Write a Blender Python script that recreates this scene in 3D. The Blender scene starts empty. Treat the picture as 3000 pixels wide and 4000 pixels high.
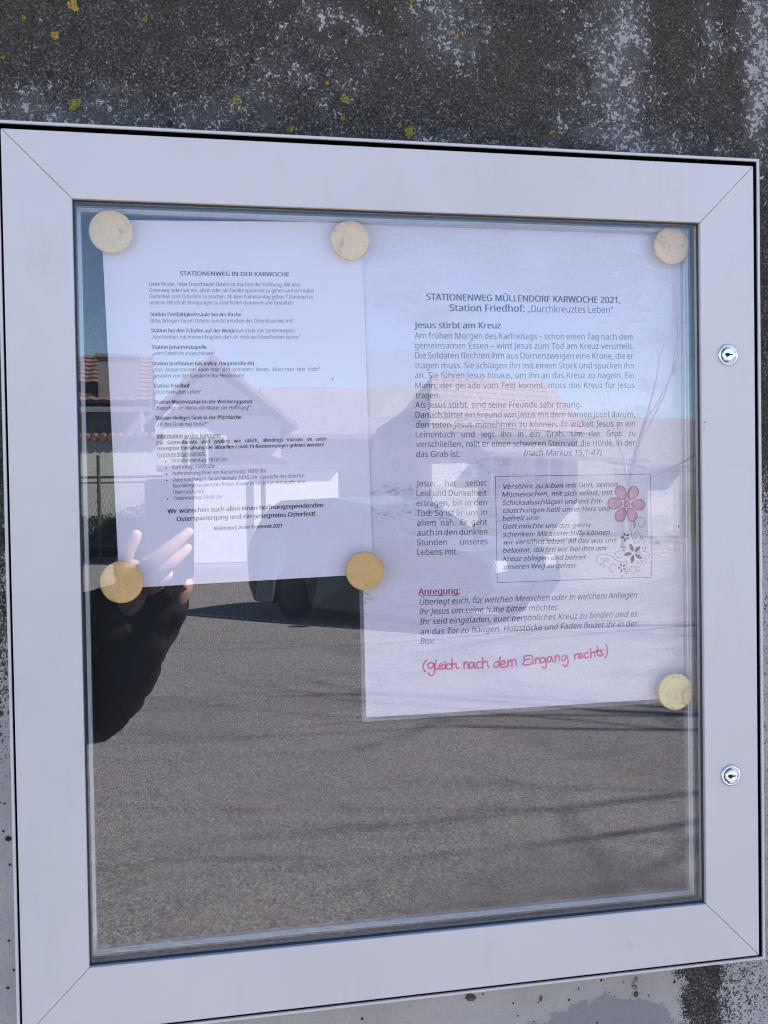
import bpy, bmesh, math, random
from mathutils import Vector, Matrix, Quaternion

C = bpy.context.scene.collection
SC = bpy.context.scene
R = math.radians
Z0 = 1.45                      # height of the middle of the case opening above the ground
MM = 0.001

# ------------------------------------------------------------------ camera
cam_data = bpy.data.cameras.new('camera')
cam_data.sensor_fit = 'VERTICAL'
cam_data.sensor_height = 36.0
cam_data.lens = 36.456
cam_data.clip_start = 0.01
cam_data.clip_end = 2000
cam = bpy.data.objects.new('camera', cam_data)
C.objects.link(cam)
CAM = Vector((-0.19078, -0.83679, Z0 + 0.0727))
rot = Matrix(((0.980049, 0.020138, -0.197733), (-0.198119, 0.019384, -0.979986), (-0.015902, 0.999609, 0.022987)))
cam.matrix_world = Matrix.Translation(CAM) @ rot.to_4x4()
SC.camera = cam

# ------------------------------------------------------------------ sky and sun
SUN_AZ, SUN_EL = R(26), R(42)          # measured from +X towards +Y (behind the wall)
world = bpy.data.worlds.new('World')
SC.world = world
world.use_nodes = True
wn = world.node_tree.nodes
bg = wn['Background']
sky = wn.new('ShaderNodeTexSky')
sky.sky_type = 'NISHITA'
sky.sun_disc = False
sky.sun_elevation = SUN_EL
sky.sun_rotation = math.pi / 2 - SUN_AZ
sky.altitude = 200
sky.air_density = 0.7
sky.dust_density = 0.0
sky.ozone_density = 2.0
world.node_tree.links.new(sky.outputs[0], bg.inputs[0])
bg.inputs[1].default_value = 0.075
sd = bpy.data.lights.new('sun', 'SUN')
sd.energy = 5.0
sd.angle = R(0.6)
sd.color = (1.0, 0.92, 0.90)
sun = bpy.data.objects.new('sun', sd)
C.objects.link(sun)
SUN_DIR = Vector((math.cos(SUN_EL) * math.cos(SUN_AZ), math.cos(SUN_EL) * math.sin(SUN_AZ), math.sin(SUN_EL)))
sun.rotation_euler = SUN_DIR.to_track_quat('Z', 'Y').to_euler()
sun.location = (20, 15, 20)

SC.render.engine = 'CYCLES'
SC.view_settings.view_transform = 'Standard'
SC.view_settings.look = 'None'
SC.view_settings.gamma = 1.0
SC.view_settings.exposure = 2.46
SC.cycles.use_denoising = True
SC.cycles.use_adaptive_sampling = False
SC.cycles.denoising_prefilter = 'NONE'
SC.cycles.max_bounces = 8
SC.cycles.filter_width = 1.15
SC.cycles.transparent_max_bounces = 16
SC.cycles.caustics_reflective = False
SC.cycles.caustics_refractive = False

# ------------------------------------------------------------------ helpers
def tag(o, label=None, cat=None, group=None, kind=None):
    if label: o['label'] = label
    if cat: o['category'] = cat
    if group: o['group'] = group
    if kind: o['kind'] = kind
    return o

def link(name, me, mat=None, parent=None, smooth=False):
    me.name = name
    if hasattr(mat, 'm'): mat = mat.m
    o = bpy.data.objects.new(name, me)
    C.objects.link(o)
    if mat is not None:
        me.materials.clear()
        me.materials.append(mat)
    if smooth:
        for p in me.polygons: p.use_smooth = True
    if parent is not None:
        o.parent = parent
        o.matrix_parent_inverse = Matrix.Translation(-parent.location) if parent.type == 'EMPTY' and parent.rotation_euler.z == 0 else Matrix.Identity(4)
    return o

def bm_obj(name, bm, mat=None, parent=None, smooth=False):
    me = bpy.data.meshes.new(name)
    bmesh.ops.recalc_face_normals(bm, faces=bm.faces)
    bm.to_mesh(me); bm.free()
    return link(name, me, mat, parent, smooth)

def empty(name, loc, label=None, cat=None, group=None, rz=0):
    o = bpy.data.objects.new(name, None)
    o.empty_display_size = 0.05
    o.location = loc
    o.rotation_euler = (0, 0, rz)
    C.objects.link(o)
    return tag(o, label, cat, group)

def add_box(bm, x0, x1, y0, y1, z0, z1, bevel=0):
    vs = [bm.verts.new((x, y, z)) for x in (x0, x1) for y in (y0, y1) for z in (z0, z1)]
    fs = [(0, 1, 3, 2), (4, 6, 7, 5), (0, 4, 5, 1), (2, 3, 7, 6), (0, 2, 6, 4), (1, 5, 7, 3)]
    faces = [bm.faces.new([vs[i] for i in f]) for f in fs]
    if bevel:
        es = list({e for f in faces for e in f.edges})
        bmesh.ops.bevel(bm, geom=es, offset=bevel, segments=2, affect='EDGES')

def box(name, x0, x1, y0, y1, z0, z1, mat, parent=None, bevel=0):
    bm = bmesh.new(); add_box(bm, x0, x1, y0, y1, z0, z1, bevel)
    return bm_obj(name, bm, mat, parent)

def add_prism(bm, pts, axis_from, axis_to, put):
    """pts: 2D outline; put(u, v, w) -> 3D; between w = axis_from and axis_to"""
    a = [bm.verts.new(put(u, v, axis_from)) for u, v in pts]
    b = [bm.verts.new(put(u, v, axis_to)) for u, v in pts]
    bm.faces.new(a); bm.faces.new(b[::-1])
    n = len(pts)
    for i in range(n):
        bm.faces.new((a[i], b[i], b[(i + 1) % n], a[(i + 1) % n]))

def add_tube(bm, pts, radii, seg=6, caps=True):
    rings = []
    n = len(pts)
    up = Vector((0.13, 0.21, 0.97)).normalized()
    for i, p in enumerate(pts):
        p = Vector(p)
        d = (Vector(pts[min(i + 1, n - 1)]) - Vector(pts[max(i - 1, 0)]))
        if d.length < 1e-9: d = Vector((0, 0, 1))
        d.normalize()
        u = d.cross(up)
        if u.length < 0.05: u = d.cross(Vector((1, 0, 0)))
        u.normalize(); v = d.cross(u)
        r = radii[i] if hasattr(radii, '__len__') else radii
        rings.append([bm.verts.new(p + (u * math.cos(t) + v * math.sin(t)) * r) for t in [2 * math.pi * k / seg for k in range(seg)]])
    for a, b in zip(rings, rings[1:]):
        for k in range(seg):
            bm.faces.new((a[k], a[(k + 1) % seg], b[(k + 1) % seg], b[k]))
    if caps:
        bm.faces.new(rings[0][::-1]); bm.faces.new(rings[-1])

def add_lathe_y(bm, cx, cz, profile, seg=48, jitter=0):
    """profile of (radius, y); axis along Y through (cx, cz)"""
    rings = []
    for r, y in profile:
        if r < 1e-7:
            rings.append([bm.verts.new((cx, y, cz))])
        else:
            rings.append([bm.verts.new((cx + r * math.cos(t), y, cz + r * math.sin(t))) for t in [2 * math.pi * k / seg for k in range(seg)]])
    for a, b in zip(rings, rings[1:]):
        for k in range(seg):
            q = [a[k % len(a)], a[(k + 1) % len(a)], b[(k + 1) % len(b)], b[k % len(b)]]
            q2 = []
            for v in q:
                if v not in q2: q2.append(v)
            if len(q2) > 2:
                bm.faces.new(q2)

# ------------------------------------------------------------------ materials
class Mat:
    def __init__(self, name, rough=0.6, col=(0.5, 0.5, 0.5), metal=0, spec=0.5):
        self.m = bpy.data.materials.new(name)
        self.m.use_nodes = True
        self.nt = self.m.node_tree
        self.N = self.nt.nodes
        self.b = self.N['Principled BSDF']
        self.b.inputs['Base Color'].default_value = (*col, 1)
        self.b.inputs['Roughness'].default_value = rough
        self.b.inputs['Metallic'].default_value = metal
        self.b.inputs['Specular IOR Level'].default_value = spec
        tc = self.N.new('ShaderNodeTexCoord')
        self.co = tc.outputs['Object']
    def L(self, a, b): self.nt.links.new(a, b)
    def put(self, sock, v):
        if hasattr(v, 'links') or hasattr(v, 'is_output'): self.L(v, sock)
        elif isinstance(v, (tuple, list)): sock.default_value = (*v, 1) if len(v) == 3 and sock.type == 'RGBA' else v
        else: sock.default_value = v
    def map(self, scale=(1, 1, 1), rot=(0, 0, 0), loc=(0, 0, 0), src=None):
        n = self.N.new('ShaderNodeMapping')
        n.inputs['Scale'].default_value = scale
        n.inputs['Rotation'].default_value = rot
        n.inputs['Location'].default_value = loc
        self.L(src or self.co, n.inputs[0]); return n.outputs[0]
    def noise(self, scale, detail=4, rough=0.55, src=None, dist=0, out=0):
        n = self.N.new('ShaderNodeTexNoise')
        n.inputs['Scale'].default_value = scale
        n.inputs['Detail'].default_value = detail
        n.inputs['Roughness'].default_value = rough
        n.inputs['Distortion'].default_value = dist
        self.L(src or self.co, n.inputs['Vector']); return n.outputs[out]
    def voronoi(self, scale, src=None, feature='F1', out=0, rand=1):
        n = self.N.new('ShaderNodeTexVoronoi')
        n.feature = feature
        n.inputs['Scale'].default_value = scale
        n.inputs['Randomness'].default_value = rand
        self.L(src or self.co, n.inputs['Vector']); return n.outputs[out]
    def math(self, op, a, b=0.0, c=0.0, clamp=False):
        n = self.N.new('ShaderNodeMath'); n.operation = op; n.use_clamp = clamp
        self.put(n.inputs[0], a); self.put(n.inputs[1], b); self.put(n.inputs[2], c)
        return n.outputs[0]
    def step(self, v, lo, hi):
        n = self.N.new('ShaderNodeMapRange'); n.interpolation_type = 'SMOOTHSTEP'
        self.put(n.inputs['Value'], v); self.put(n.inputs['From Min'], lo); self.put(n.inputs['From Max'], hi)
        return n.outputs[0]
    def mix(self, f, a, b, mode='MIX'):
        n = self.N.new('ShaderNodeMix'); n.data_type = 'RGBA'; n.blend_type = mode
        self.put(n.inputs[0], f); self.put(n.inputs[6], a); self.put(n.inputs[7], b)
        return n.outputs[2]
    def ramp(self, v, stops):
        n = self.N.new('ShaderNodeValToRGB')
        el = n.color_ramp.elements
        while len(el) < len(stops): el.new(0.5)
        for e, (p, c) in zip(el, stops):
            e.position = p; e.color = (*c, 1) if len(c) == 3 else c
        self.put(n.inputs[0], v); return n.outputs[0]
    def xyz(self, src=None):
        n = self.N.new('ShaderNodeSeparateXYZ'); self.L(src or self.co, n.inputs[0]); return n.outputs
    def bump(self, h, strength=0.3, dist=0.001):
        n = self.N.new('ShaderNodeBump')
        n.inputs['Strength'].default_value = strength
        n.inputs['Distance'].default_value = dist
        self.put(n.inputs['Height'], h); self.L(n.outputs[0], self.b.inputs['Normal']); return n.outputs[0]
    def color(self, c): self.put(self.b.inputs['Base Color'], c); return self
    def rough(self, r): self.put(self.b.inputs['Roughness'], r); return self

def simple(name, col, rough=0.6, metal=0, spec=0.5, var=0.12, scale=8, bump=0, bscale=60, bdist=0.002):
    m = Mat(name, rough, col, metal, spec)
    n = m.noise(scale, 5)
    lo = tuple(c * (1 - var) for c in col); hi = tuple(min(1, c * (1 + var)) for c in col)
    m.color(m.ramp(n, [(0.3, lo), (0.7, hi)]))
    if bump: m.bump(m.noise(bscale, 4), bump, bdist)
    return m.m
LEFT_LINES = [
 ('b', 4.4, 'STATIONENWEG IN DER KARWOCHE', -182.73, 248.4, -93.82, 249.69, 'k'),
 ('', 3.9, 'Liebe Kinder, liebe Erwachsene! Ostern ist das Fest der Hoffnung. Mit dem', -207.36, 239.43, -84.53, 241.62, 'k'),
 ('', 3.9, 'Osterweg laden wir ein, allein oder als Familie spazieren zu gehen und sich dabei', -207.32, 234.35, -73.42, 236.94, 'k'),
 ('', 3.9, 'Gedanken zum Osterfest zu machen. Ab dem Palmsonntag geben 7 Stationen in', -207.27, 229.42, -74.45, 231.83, 'k'),
 ('', 3.9, 'unserer Ortschaft Anregungen zu österlichen Gedanken und Gestalten:', -207.23, 224.49, -90.53, 226.59, 'k'),
 ('b', 3.9, 'Station Dreifaltigkeitssäule bei der Kirche', -206.84, 214.92, -133.91, 216.02, 'k'),
 ('', 3.9, 'Bitte, bringen Sie ein Osterei zum Schmücken des Osterstrauches mit!', -206.8, 209.84, -91.11, 211.68, 'k'),
 ('b', 3.9, 'Station bei den Schafen auf der Weide', -206.52, 201.91, -139.01, 202.7, 'k'),
 ('', 3.9, '(am Ende des Santenweges):', -138.25, 202.72, -89.39, 203.55, 'k'),
 ('', 3.9, '„Konfrontiert mit meinen Ängsten, darf ich mich auch beschenken lassen.“', -206.33, 196.82, -84.84, 198.38, 'k'),
 ('b', 3.9, 'Station Johanneskapelle', -206.21, 188.58, -162.61, 189.06, 'k'),
 ('', 3.9, '„vom Osterlicht angeschienen“', -206.02, 183.49, -156.11, 183.98, 'k'),
 ('b', 3.9, 'Station Josefstatue (vis a vis v. Hauptstraße 84)', -205.89, 175.25, -124.32, 176.03, 'k'),
 ('j', 3.9, '„Von Stolpersteinen', -205.7, 170.3, -172.09, 170.67, 'k'),
 ('i', 3.9, 'kann', -169.7, 170.69, -161.62, 170.74, 'k'),
 ('j', 3.9, 'man sich behindern lassen.', -159.52, 170.76, -111.41, 171.23, 'k'),
 ('i', 3.9, 'Muss', -109.1, 171.24, -100.33, 171.3, 'k'),
 ('j', 3.9, 'man aber nicht!“ -', -98.17, 171.47, -65.81, 171.84, 'k'),
 ('i', 3.9, 'gestaltet von der Künstlerin Ilse Hirschmann', -205.51, 165.35, -132.88, 165.9, 'k'),
 ('b', 3.9, 'Station Friedhof', -205.38, 157.3, -176.83, 157.4, 'k'),
 ('', 3.9, '„Durchkreuztes Leben“', -205.19, 152.2, -167.37, 152.59, 'k'),
 ('b', 3.9, 'Station Marienstatue (in der Weinberggasse)', -204.91, 144.24, -126.44, 144.58, 'k'),
 ('', 3.9, '„Besuchen wir Maria, die Mutter der Hoffnung!“', -204.87, 139.28, -127.59, 139.69, 'k'),
 ('b', 3.9, 'Station Heiliges Grab in der Pfarrkirche', -204.45, 131.16, -135.36, 131.59, 'k'),
 ('', 3.9, '„Ist das Grab das Ende?“', -204.26, 126.05, -163.09, 126.2, 'k'),
 ('bu', 3.9, 'Information zu den Kartagen:', -204.16, 116.27, -152.74, 116.87, 'k'),
 ('bj', 3.9, 'Die Gottesdienste sind geplant wie üblich, allerdings müssen sie unter', -203.98, 111.0, -64.31, 113.55, 'k'),
 ('b', 3.9, 'strengster Einhaltung der aktuellen Covid-19-Bestimmungen gefeiert werden!', -203.78, 106.33, -67.23, 108.6, 'k'),
 ('u', 3.9, 'Geplante Beginnzeiten:', -203.73, 101.36, -165.36, 102.21, 'k'),
 ('', 3.9, 'Gründonnerstag: 18:00 Uhr', -192.3, 96.57, -147.08, 97.0, 'k'),
 ('', 3.9, 'Karfreitag: 15:00 Uhr', -192.12, 91.12, -157.75, 91.63, 'k'),
 ('', 3.9, 'Auferstehungsfeier am Karsamstag: 18:00 Uhr', -192.07, 85.98, -115.41, 87.29, 'k'),
 ('', 3.9, 'Ostersonntag (1. So im Monat): 10:15 Uhr – anstelle des üblichen', -191.88, 80.69, -83.94, 82.86, 'k'),
 ('', 3.9, 'Familiengottesdienstes finden Kinder in der Johanneskapelle eine', -191.69, 75.85, -83.56, 77.89, 'k'),
 ('', 3.9, 'Überraschung!', -191.49, 70.7, -167.17, 71.06, 'k'),
 ('', 3.9, 'Ostermontag: 09:00 Uhr', -191.44, 65.71, -151.6, 66.37, 'k'),
 ('b', 4.7, 'Wir wünschen euch allen einen hoffnungsspendenden', -196.55, 54.91, -68.58, 57.59, 'k'),
 ('b', 4.7, 'Osterspaziergang und ein gesegnetes Osterfest!', -189.27, 48.39, -75.61, 50.57, 'k'),
 ('bi', 3.9, 'Müllendorf, in der Fastenzeit 2021', -159.65, 40.27, -103.93, 41.42, 'k'),
]
RIGHT_LINES = [
 ('b', 7.4, 'STATIONENWEG MÜLLENDORF KARWOCHE 2021,', 23.94, 232.92, 201.04, 233.63, 'k'),
 ('b', 7.9, 'Station Friedhof:', 44.25, 223.83, 111.61, 224.44, 'k'),
 ('', 7.9, '„Durchkreuztes Leben“', 114.36, 224.29, 194.13, 224.7, 'k'),
 ('b', 7.2, 'Jesus stirbt am Kreuz', 12.59, 208.7, 89.92, 209.65, 'k'),
 ('j', 6.9, 'Am frühen Morgen des Karfreitags – schon einen Tag nach dem', 12.86, 200.05, 213.03, 201.4, 'k'),
 ('j', 6.9, 'gemeinsamen Essen – wird Jesus zum Tod am Kreuz verurteilt.', 12.94, 191.58, 212.94, 193.17, 'k'),
 ('j', 6.9, 'Die Soldaten flechten ihm aus Dornenzweigen eine Krone, die er', 13.01, 183.12, 213.07, 184.53, 'k'),
 ('j', 6.9, 'tragen muss. Sie schlagen ihn mit einem Stock und spucken ihn', 12.87, 174.64, 213.19, 175.89, 'k'),
 ('j', 6.9, 'an. Sie führen Jesus hinaus, um ihn an das Kreuz zu nageln. Ein', 12.74, 166.16, 213.32, 167.24, 'k'),
 ('j', 6.9, 'Mann, der gerade vom Feld kommt, muss das Kreuz für Jesus', 12.81, 157.49, 213.89, 158.59, 'k'),
 ('', 6.9, 'tragen.', 12.88, 149.0, 34.3, 149.04, 'k'),
 ('', 6.9, 'Als Jesus stirbt, sind seine Freunde sehr traurig.', 12.55, 140.91, 163.25, 141.28, 'k'),
 ('j', 6.9, 'Danach bittet ein Freund von Jesus mit dem Namen Josef darum,', 12.62, 132.42, 213.82, 132.6, 'k'),
 ('j', 6.9, 'den toten Jesus mitnehmen zu können. Er wickelt Jesus in ein', 12.69, 123.93, 213.95, 124.35, 'k'),
 ('j', 6.9, 'Leinentuch und legt ihn in ein Grab. Um das Grab zu', 12.56, 115.63, 214.08, 115.67, 'k'),
 ('j', 6.9, 'verschließen, rollt er einen schweren Stein vor die Höhle, in der', 12.63, 107.32, 213.98, 107.2, 'k'),
 ('', 6.9, 'das Grab ist.', 12.5, 98.82, 51.67, 98.64, 'k'),
 ('i', 6.9, '(nach Markus 15,1-47)', 109.29, 99.09, 181.27, 98.83, 'k'),
 ('j', 6.9, 'Jesus hat selbst', 12.31, 73.74, 74.81, 73.18, 'k'),
 ('j', 6.9, 'Leid und Dunkelheit', 12.39, 65.41, 74.9, 64.75, 'k'),
 ('j', 6.9, 'ertragen, bis in den', 12.46, 56.89, 74.99, 56.5, 'k'),
 ('j', 6.9, 'Tod. So ist er uns in', 12.33, 48.36, 74.87, 47.86, 'k'),
 ('j', 6.9, 'allem nah. Er geht', 12.4, 40.03, 74.96, 39.41, 'k'),
 ('j', 6.9, 'auch in den dunklen', 12.47, 31.49, 75.05, 30.96, 'k'),
 ('j', 6.9, 'Stunden unseres', 12.34, 23.16, 75.14, 22.5, 'k'),
 ('', 6.9, 'Lebens mit.', 12.41, 14.81, 48.36, 14.39, 'k'),
 ('ci', 5.6, 'Versöhnt zu leben mit Gott, seinen', 89.25, 70.35, 196.1, 70.73, 'k'),
 ('ci', 5.6, 'Mitmenschen, mit sich selbst, mit', 88.94, 63.3, 191.17, 63.59, 'k'),
 ('ci', 5.6, 'Schicksalsschlägen und mit Ent-', 89.05, 56.24, 182.08, 56.34, 'k'),
 ('ci', 5.6, 'täuschungen heilt unser Herz und', 89.16, 49.38, 188.59, 49.42, 'k'),
 ('ci', 5.6, 'befreit uns·', 89.07, 42.52, 122.81, 42.6, 'k'),
 ('ci', 5.6, 'Gott möchte uns das gerne', 88.97, 35.66, 170.45, 35.2, 'k'),
 ('ci', 5.6, 'schenken· Mit seiner Hilfe können', 89.09, 28.59, 188.34, 28.18, 'k'),
 ('ci', 5.6, 'wir versöhnt leben· All das was uns', 89.2, 21.72, 194.64, 21.0, 'k'),
 ('ci', 5.6, 'belastet, dürfen wir bei ihm am', 89.11, 14.65, 184.44, 14.05, 'k'),
 ('ci', 5.6, 'Kreuz ablegen und befreit', 89.22, 7.37, 165.53, 6.76, 'k'),
 ('ci', 5.6, 'unseren Weg zu gehen·', 89.33, 0.29, 156.96, -0.17, 'k'),
 ('bu', 7.2, 'Anregung:', 12.9, -19.21, 49.51, -19.73, 'r'),
 ('i', 6.9, 'Überlegt euch, für welchen Menschen oder in welchem Anliegen', 13.38, -27.99, 213.59, -28.93, 'k'),
 ('i', 6.9, 'ihr Jesus um seine Nähe bitten möchtet.', 13.45, -36.36, 139.39, -37.28, 'k'),
 ('i', 6.9, 'Ihr seid eingeladen, euer persönliches Kreuz zu binden und es', 13.53, -44.94, 213.84, -46.01, 'k'),
 ('i', 6.9, 'an das Tor zu hängen. Holzstöcke und Faden findet ihr in der', 13.59, -53.71, 213.75, -54.75, 'k'),
 ('i', 6.9, 'Box.', 13.67, -61.9, 26.38, -62.08, 'k'),
]
BULLETS = [(-197.17, 97.22), (-196.99, 91.94), (-196.79, 86.8), (-196.6, 81.66), (-196.32, 66.55)]
BOX_FRAME = [(83.09, 81.31), (228.18, 81.44), (228.3, -11.12), (83.48, -11.24)]
HANDWRITING = [
 [(18.98, -75.93), (16.73, -78.7), (15.94, -82.02), (17.6, -85.7)],
 [(24.6, -79.08), (22.39, -78.26), (20.4, -79.84), (20.6, -82.49), (23.06, -83.09), (25.07, -80.55), (25.33, -79.12)],
 [(25.33, -79.12), (26.0, -83.72), (25.45, -87.9), (23.45, -89.6), (21.24, -88.76), (20.53, -87.05)],
 [(27.6, -76.35), (26.8, -80.15), (26.99, -83.77), (29.21, -83.88), (30.21, -83.57)],
 [(30.23, -82.01), (32.46, -81.88), (33.22, -80.47), (31.75, -79.44), (30.24, -81.05), (30.21, -83.21), (31.92, -84.38), (33.92, -83.64)],
 [(35.46, -80.1), (35.39, -84.19)],
 [(35.49, -77.93), (35.48, -78.42)],
 [(40.16, -80.57), (37.94, -79.98), (36.42, -82.08), (37.13, -84.28), (39.85, -84.42)],
 [(41.72, -75.83), (41.34, -84.97)],
 [(41.38, -82.08), (43.15, -80.24), (45.13, -80.58), (45.59, -83.5), (46.31, -84.74), (47.82, -84.09)],
 [(52.38, -79.24), (52.54, -85.05)],
 [(52.6, -81.43), (54.37, -79.34), (55.86, -80.62), (56.29, -85.24)],
 [(61.12, -80.16), (58.37, -79.78), (57.08, -82.38), (58.29, -84.86), (60.57, -83.52), (61.36, -80.41)],
 [(61.36, -80.41), (61.82, -83.58), (63.05, -85.34)],
 [(67.39, -79.98), (65.13, -79.87), (63.85, -82.23), (64.81, -84.94), (67.83, -84.61)],
 [(69.21, -75.94), (69.07, -85.64)],
 [(69.12, -82.25), (71.17, -79.68), (73.18, -80.26), (73.89, -83.45), (74.88, -84.72)],
 [(83.52, -80.77), (81.0, -80.4), (79.45, -82.76), (80.42, -85.24), (82.71, -84.62), (84.26, -82.02)],
 [(85.35, -76.48), (84.53, -80.57), (84.72, -85.21)],
 [(86.53, -82.86), (89.07, -82.5), (89.6, -80.82), (87.84, -79.76), (86.29, -81.63), (86.5, -84.81), (89.03, -85.67), (91.08, -84.31)],
 [(92.15, -79.97), (92.59, -85.11)],
 [(92.63, -81.95), (94.45, -79.35), (95.7, -80.88), (95.9, -84.79)],
 [(95.94, -81.38), (97.76, -79.02), (99.27, -80.32), (99.73, -84.0)],
 [(113.63, -76.36), (107.74, -76.57), (107.18, -80.46), (106.36, -84.09), (110.96, -84.56), (113.54, -83.46)],
 [(107.19, -79.97), (112.31, -79.48)],
 [(114.88, -79.36), (115.07, -84.03)],
 [(114.65, -76.9), (114.77, -77.4)],
 [(117.44, -79.24), (117.64, -83.91)],
 [(117.68, -80.97), (119.51, -78.61), (121.03, -79.91), (121.5, -83.36)],
 [(126.19, -79.42), (124.14, -78.83), (122.31, -80.46), (122.8, -82.94), (125.11, -82.8), (126.7, -80.18)],
 [(126.7, -79.69), (127.42, -84.15), (127.12, -87.33), (125.31, -87.97), (123.78, -86.67)],
 [(132.14, -78.48), (129.82, -78.36), (128.5, -80.51), (129.5, -82.77), (131.58, -81.65), (132.65, -78.75)],
 [(132.65, -78.75), (133.13, -81.47), (134.41, -82.77)],
 [(135.77, -77.91), (135.96, -82.84)],
 [(136.0, -79.65), (137.85, -77.27), (139.39, -78.33), (139.86, -82.05)],
 [(145.62, -78.38), (143.55, -77.79), (141.96, -79.69), (142.45, -82.17), (144.79, -81.79), (146.39, -78.67)],
 [(146.66, -78.18), (147.91, -82.44), (147.34, -85.87), (145.24, -87.74), (142.92, -85.9)],
 [(153.97, -77.05), (154.43, -81.77)],
 [(154.2, -79.04), (155.79, -77.38), (157.62, -76.98)],
 [(158.38, -79.49), (160.74, -78.86), (161.02, -77.39), (159.19, -76.8), (157.86, -78.72), (158.36, -80.97), (160.71, -80.84), (162.3, -79.67)],
 [(167.05, -76.68), (164.69, -76.57), (163.36, -78.73), (164.38, -81.01), (167.27, -80.41)],
 [(169.2, -72.82), (169.36, -81.0)],
 [(169.4, -78.03), (171.26, -76.14), (172.83, -76.95), (173.31, -80.2)],
 [(175.79, -71.38), (175.45, -77.57), (176.74, -79.87), (178.07, -78.94)],
 [(173.63, -75.75), (178.65, -74.74)],
 [(180.75, -74.84), (178.9, -75.5), (179.15, -77.0), (180.72, -77.82), (180.17, -79.54), (178.32, -79.94)],
 [(183.45, -69.75), (185.0, -73.05), (184.94, -78.02), (182.78, -81.9)],
]
ORNAMENT = [
 [(211.84, 40.01), (209.82, 37.96), (208.87, 33.78), (208.97, 29.12), (210.17, 24.9), (211.64, 22.06), (212.26, 19.24)],
 [(214.61, 19.65), (216.89, 21.92), (218.08, 25.16), (217.46, 27.75), (214.72, 29.08), (212.21, 28.11), (211.44, 26.26), (212.42, 24.47), (214.17, 24.33), (214.78, 25.71), (213.94, 26.43)],
 [(216.37, 42.57), (219.37, 42.51), (221.61, 40.96), (222.34, 38.38), (221.3, 35.36), (218.78, 34.11), (216.54, 35.24), (215.81, 37.12), (216.57, 38.27)],
 [(205.2, 4.05), (202.45, 3.2), (197.97, 3.79), (194.02, 5.54), (190.09, 8.44), (186.15, 10.41), (182.2, 10.99), (178.24, 10.17), (176.0, 7.92), (175.72, 4.92), (177.17, 2.32), (179.87, 1.55), (182.35, 3.1), (182.63, 5.41), (180.92, 6.62), (179.19, 6.67)],
 [(201.01, 8.6), (199.01, 7.26), (196.28, 7.57), (194.31, 9.48), (194.09, 11.35), (196.09, 13.06), (198.32, 12.72)],
 [(198.29, 9.84), (198.95, 11.21)],
 [(213.52, 11.27), (216.03, 11.58), (218.52, 9.97), (219.99, 7.35), (222.48, 5.64), (225.01, 6.27), (226.44, 8.34), (225.8, 10.46), (224.55, 11.06)],
 [(205.33, 2.88), (204.5, -0.13), (205.11, -3.88), (207.32, -6.98), (210.06, -7.68), (212.58, -5.98), (213.26, -3.67), (211.88, -1.29), (209.39, -0.75), (207.27, -2.31), (207.35, -3.95), (208.94, -4.75)],
 [(194.95, -0.07), (192.48, 1.4), (189.5, 0.79), (188.09, -1.49), (188.95, -4.07), (191.67, -4.95)],
 [(213.41, 1.23), (214.42, 2.28), (216.67, 2.07), (217.81, 0.17), (216.63, -1.67), (214.38, -1.74), (213.39, -0.77)],
 [(218.9, 21.87), (220.16, 22.78), (221.66, 22.04), (221.74, 20.63), (220.38, 19.59), (218.88, 20.24)],
 [(202.35, -5.66), (203.35, -4.99), (204.74, -5.73), (204.57, -7.13), (203.07, -7.45), (202.33, -6.82)],
 [(186.93, 5.51), (186.71, 4.78), (186.13, 4.25), (185.33, 4.08), (184.54, 4.3), (183.97, 4.86), (183.77, 5.61), (183.99, 6.34), (184.57, 6.87), (185.37, 7.05), (186.16, 6.82), (186.73, 6.26), (186.93, 5.51)],
 [(220.43, 24.73), (220.34, 24.43), (220.1, 24.21), (219.77, 24.14), (219.45, 24.23), (219.21, 24.46), (219.13, 24.76), (219.22, 25.07), (219.46, 25.28), (219.79, 25.36), (220.11, 25.27), (220.35, 25.04), (220.43, 24.73)],
 [(220.05, 3.51), (219.91, 3.05), (219.54, 2.72), (219.04, 2.61), (218.54, 2.75), (218.17, 3.1), (218.04, 3.57), (218.18, 4.04), (218.56, 4.37), (219.06, 4.48), (219.56, 4.34), (219.92, 3.99), (220.05, 3.51)],
 [(223.56, 2.71), (223.47, 2.43), (223.25, 2.23), (222.95, 2.16), (222.65, 2.25), (222.43, 2.46), (222.35, 2.74), (222.44, 3.02), (222.66, 3.22), (222.96, 3.29), (223.26, 3.2), (223.48, 2.99), (223.56, 2.71)],
 [(183.21, 0.05), (183.12, -0.25), (182.88, -0.46), (182.56, -0.53), (182.24, -0.44), (182.01, -0.21), (181.92, 0.09), (182.01, 0.39), (182.25, 0.61), (182.57, 0.68), (182.89, 0.59), (183.13, 0.36), (183.21, 0.05)],
 [(200.71, -9.34), (200.62, -9.64), (200.38, -9.85), (200.06, -9.92), (199.73, -9.83), (199.5, -9.6), (199.42, -9.29), (199.51, -8.99), (199.75, -8.78), (200.07, -8.71), (200.39, -8.8), (200.63, -9.03), (200.71, -9.34)],
 [(215.84, -5.24), (215.76, -5.52), (215.54, -5.72), (215.24, -5.79), (214.94, -5.7), (214.72, -5.49), (214.64, -5.21), (214.72, -4.93), (214.95, -4.73), (215.25, -4.66), (215.55, -4.75), (215.77, -4.96), (215.84, -5.24)],
]
ORNAMENT_DOTS = [(206.59, 39.15, 0.5551), (224.16, 30.34, 0.5551), (220.83, 0.87, 0.5124), (223.08, -4.11, 0.3416), (185.35, 5.56, 0.2562), (204.79, 47.28, 0.42700000000000005)]
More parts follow.
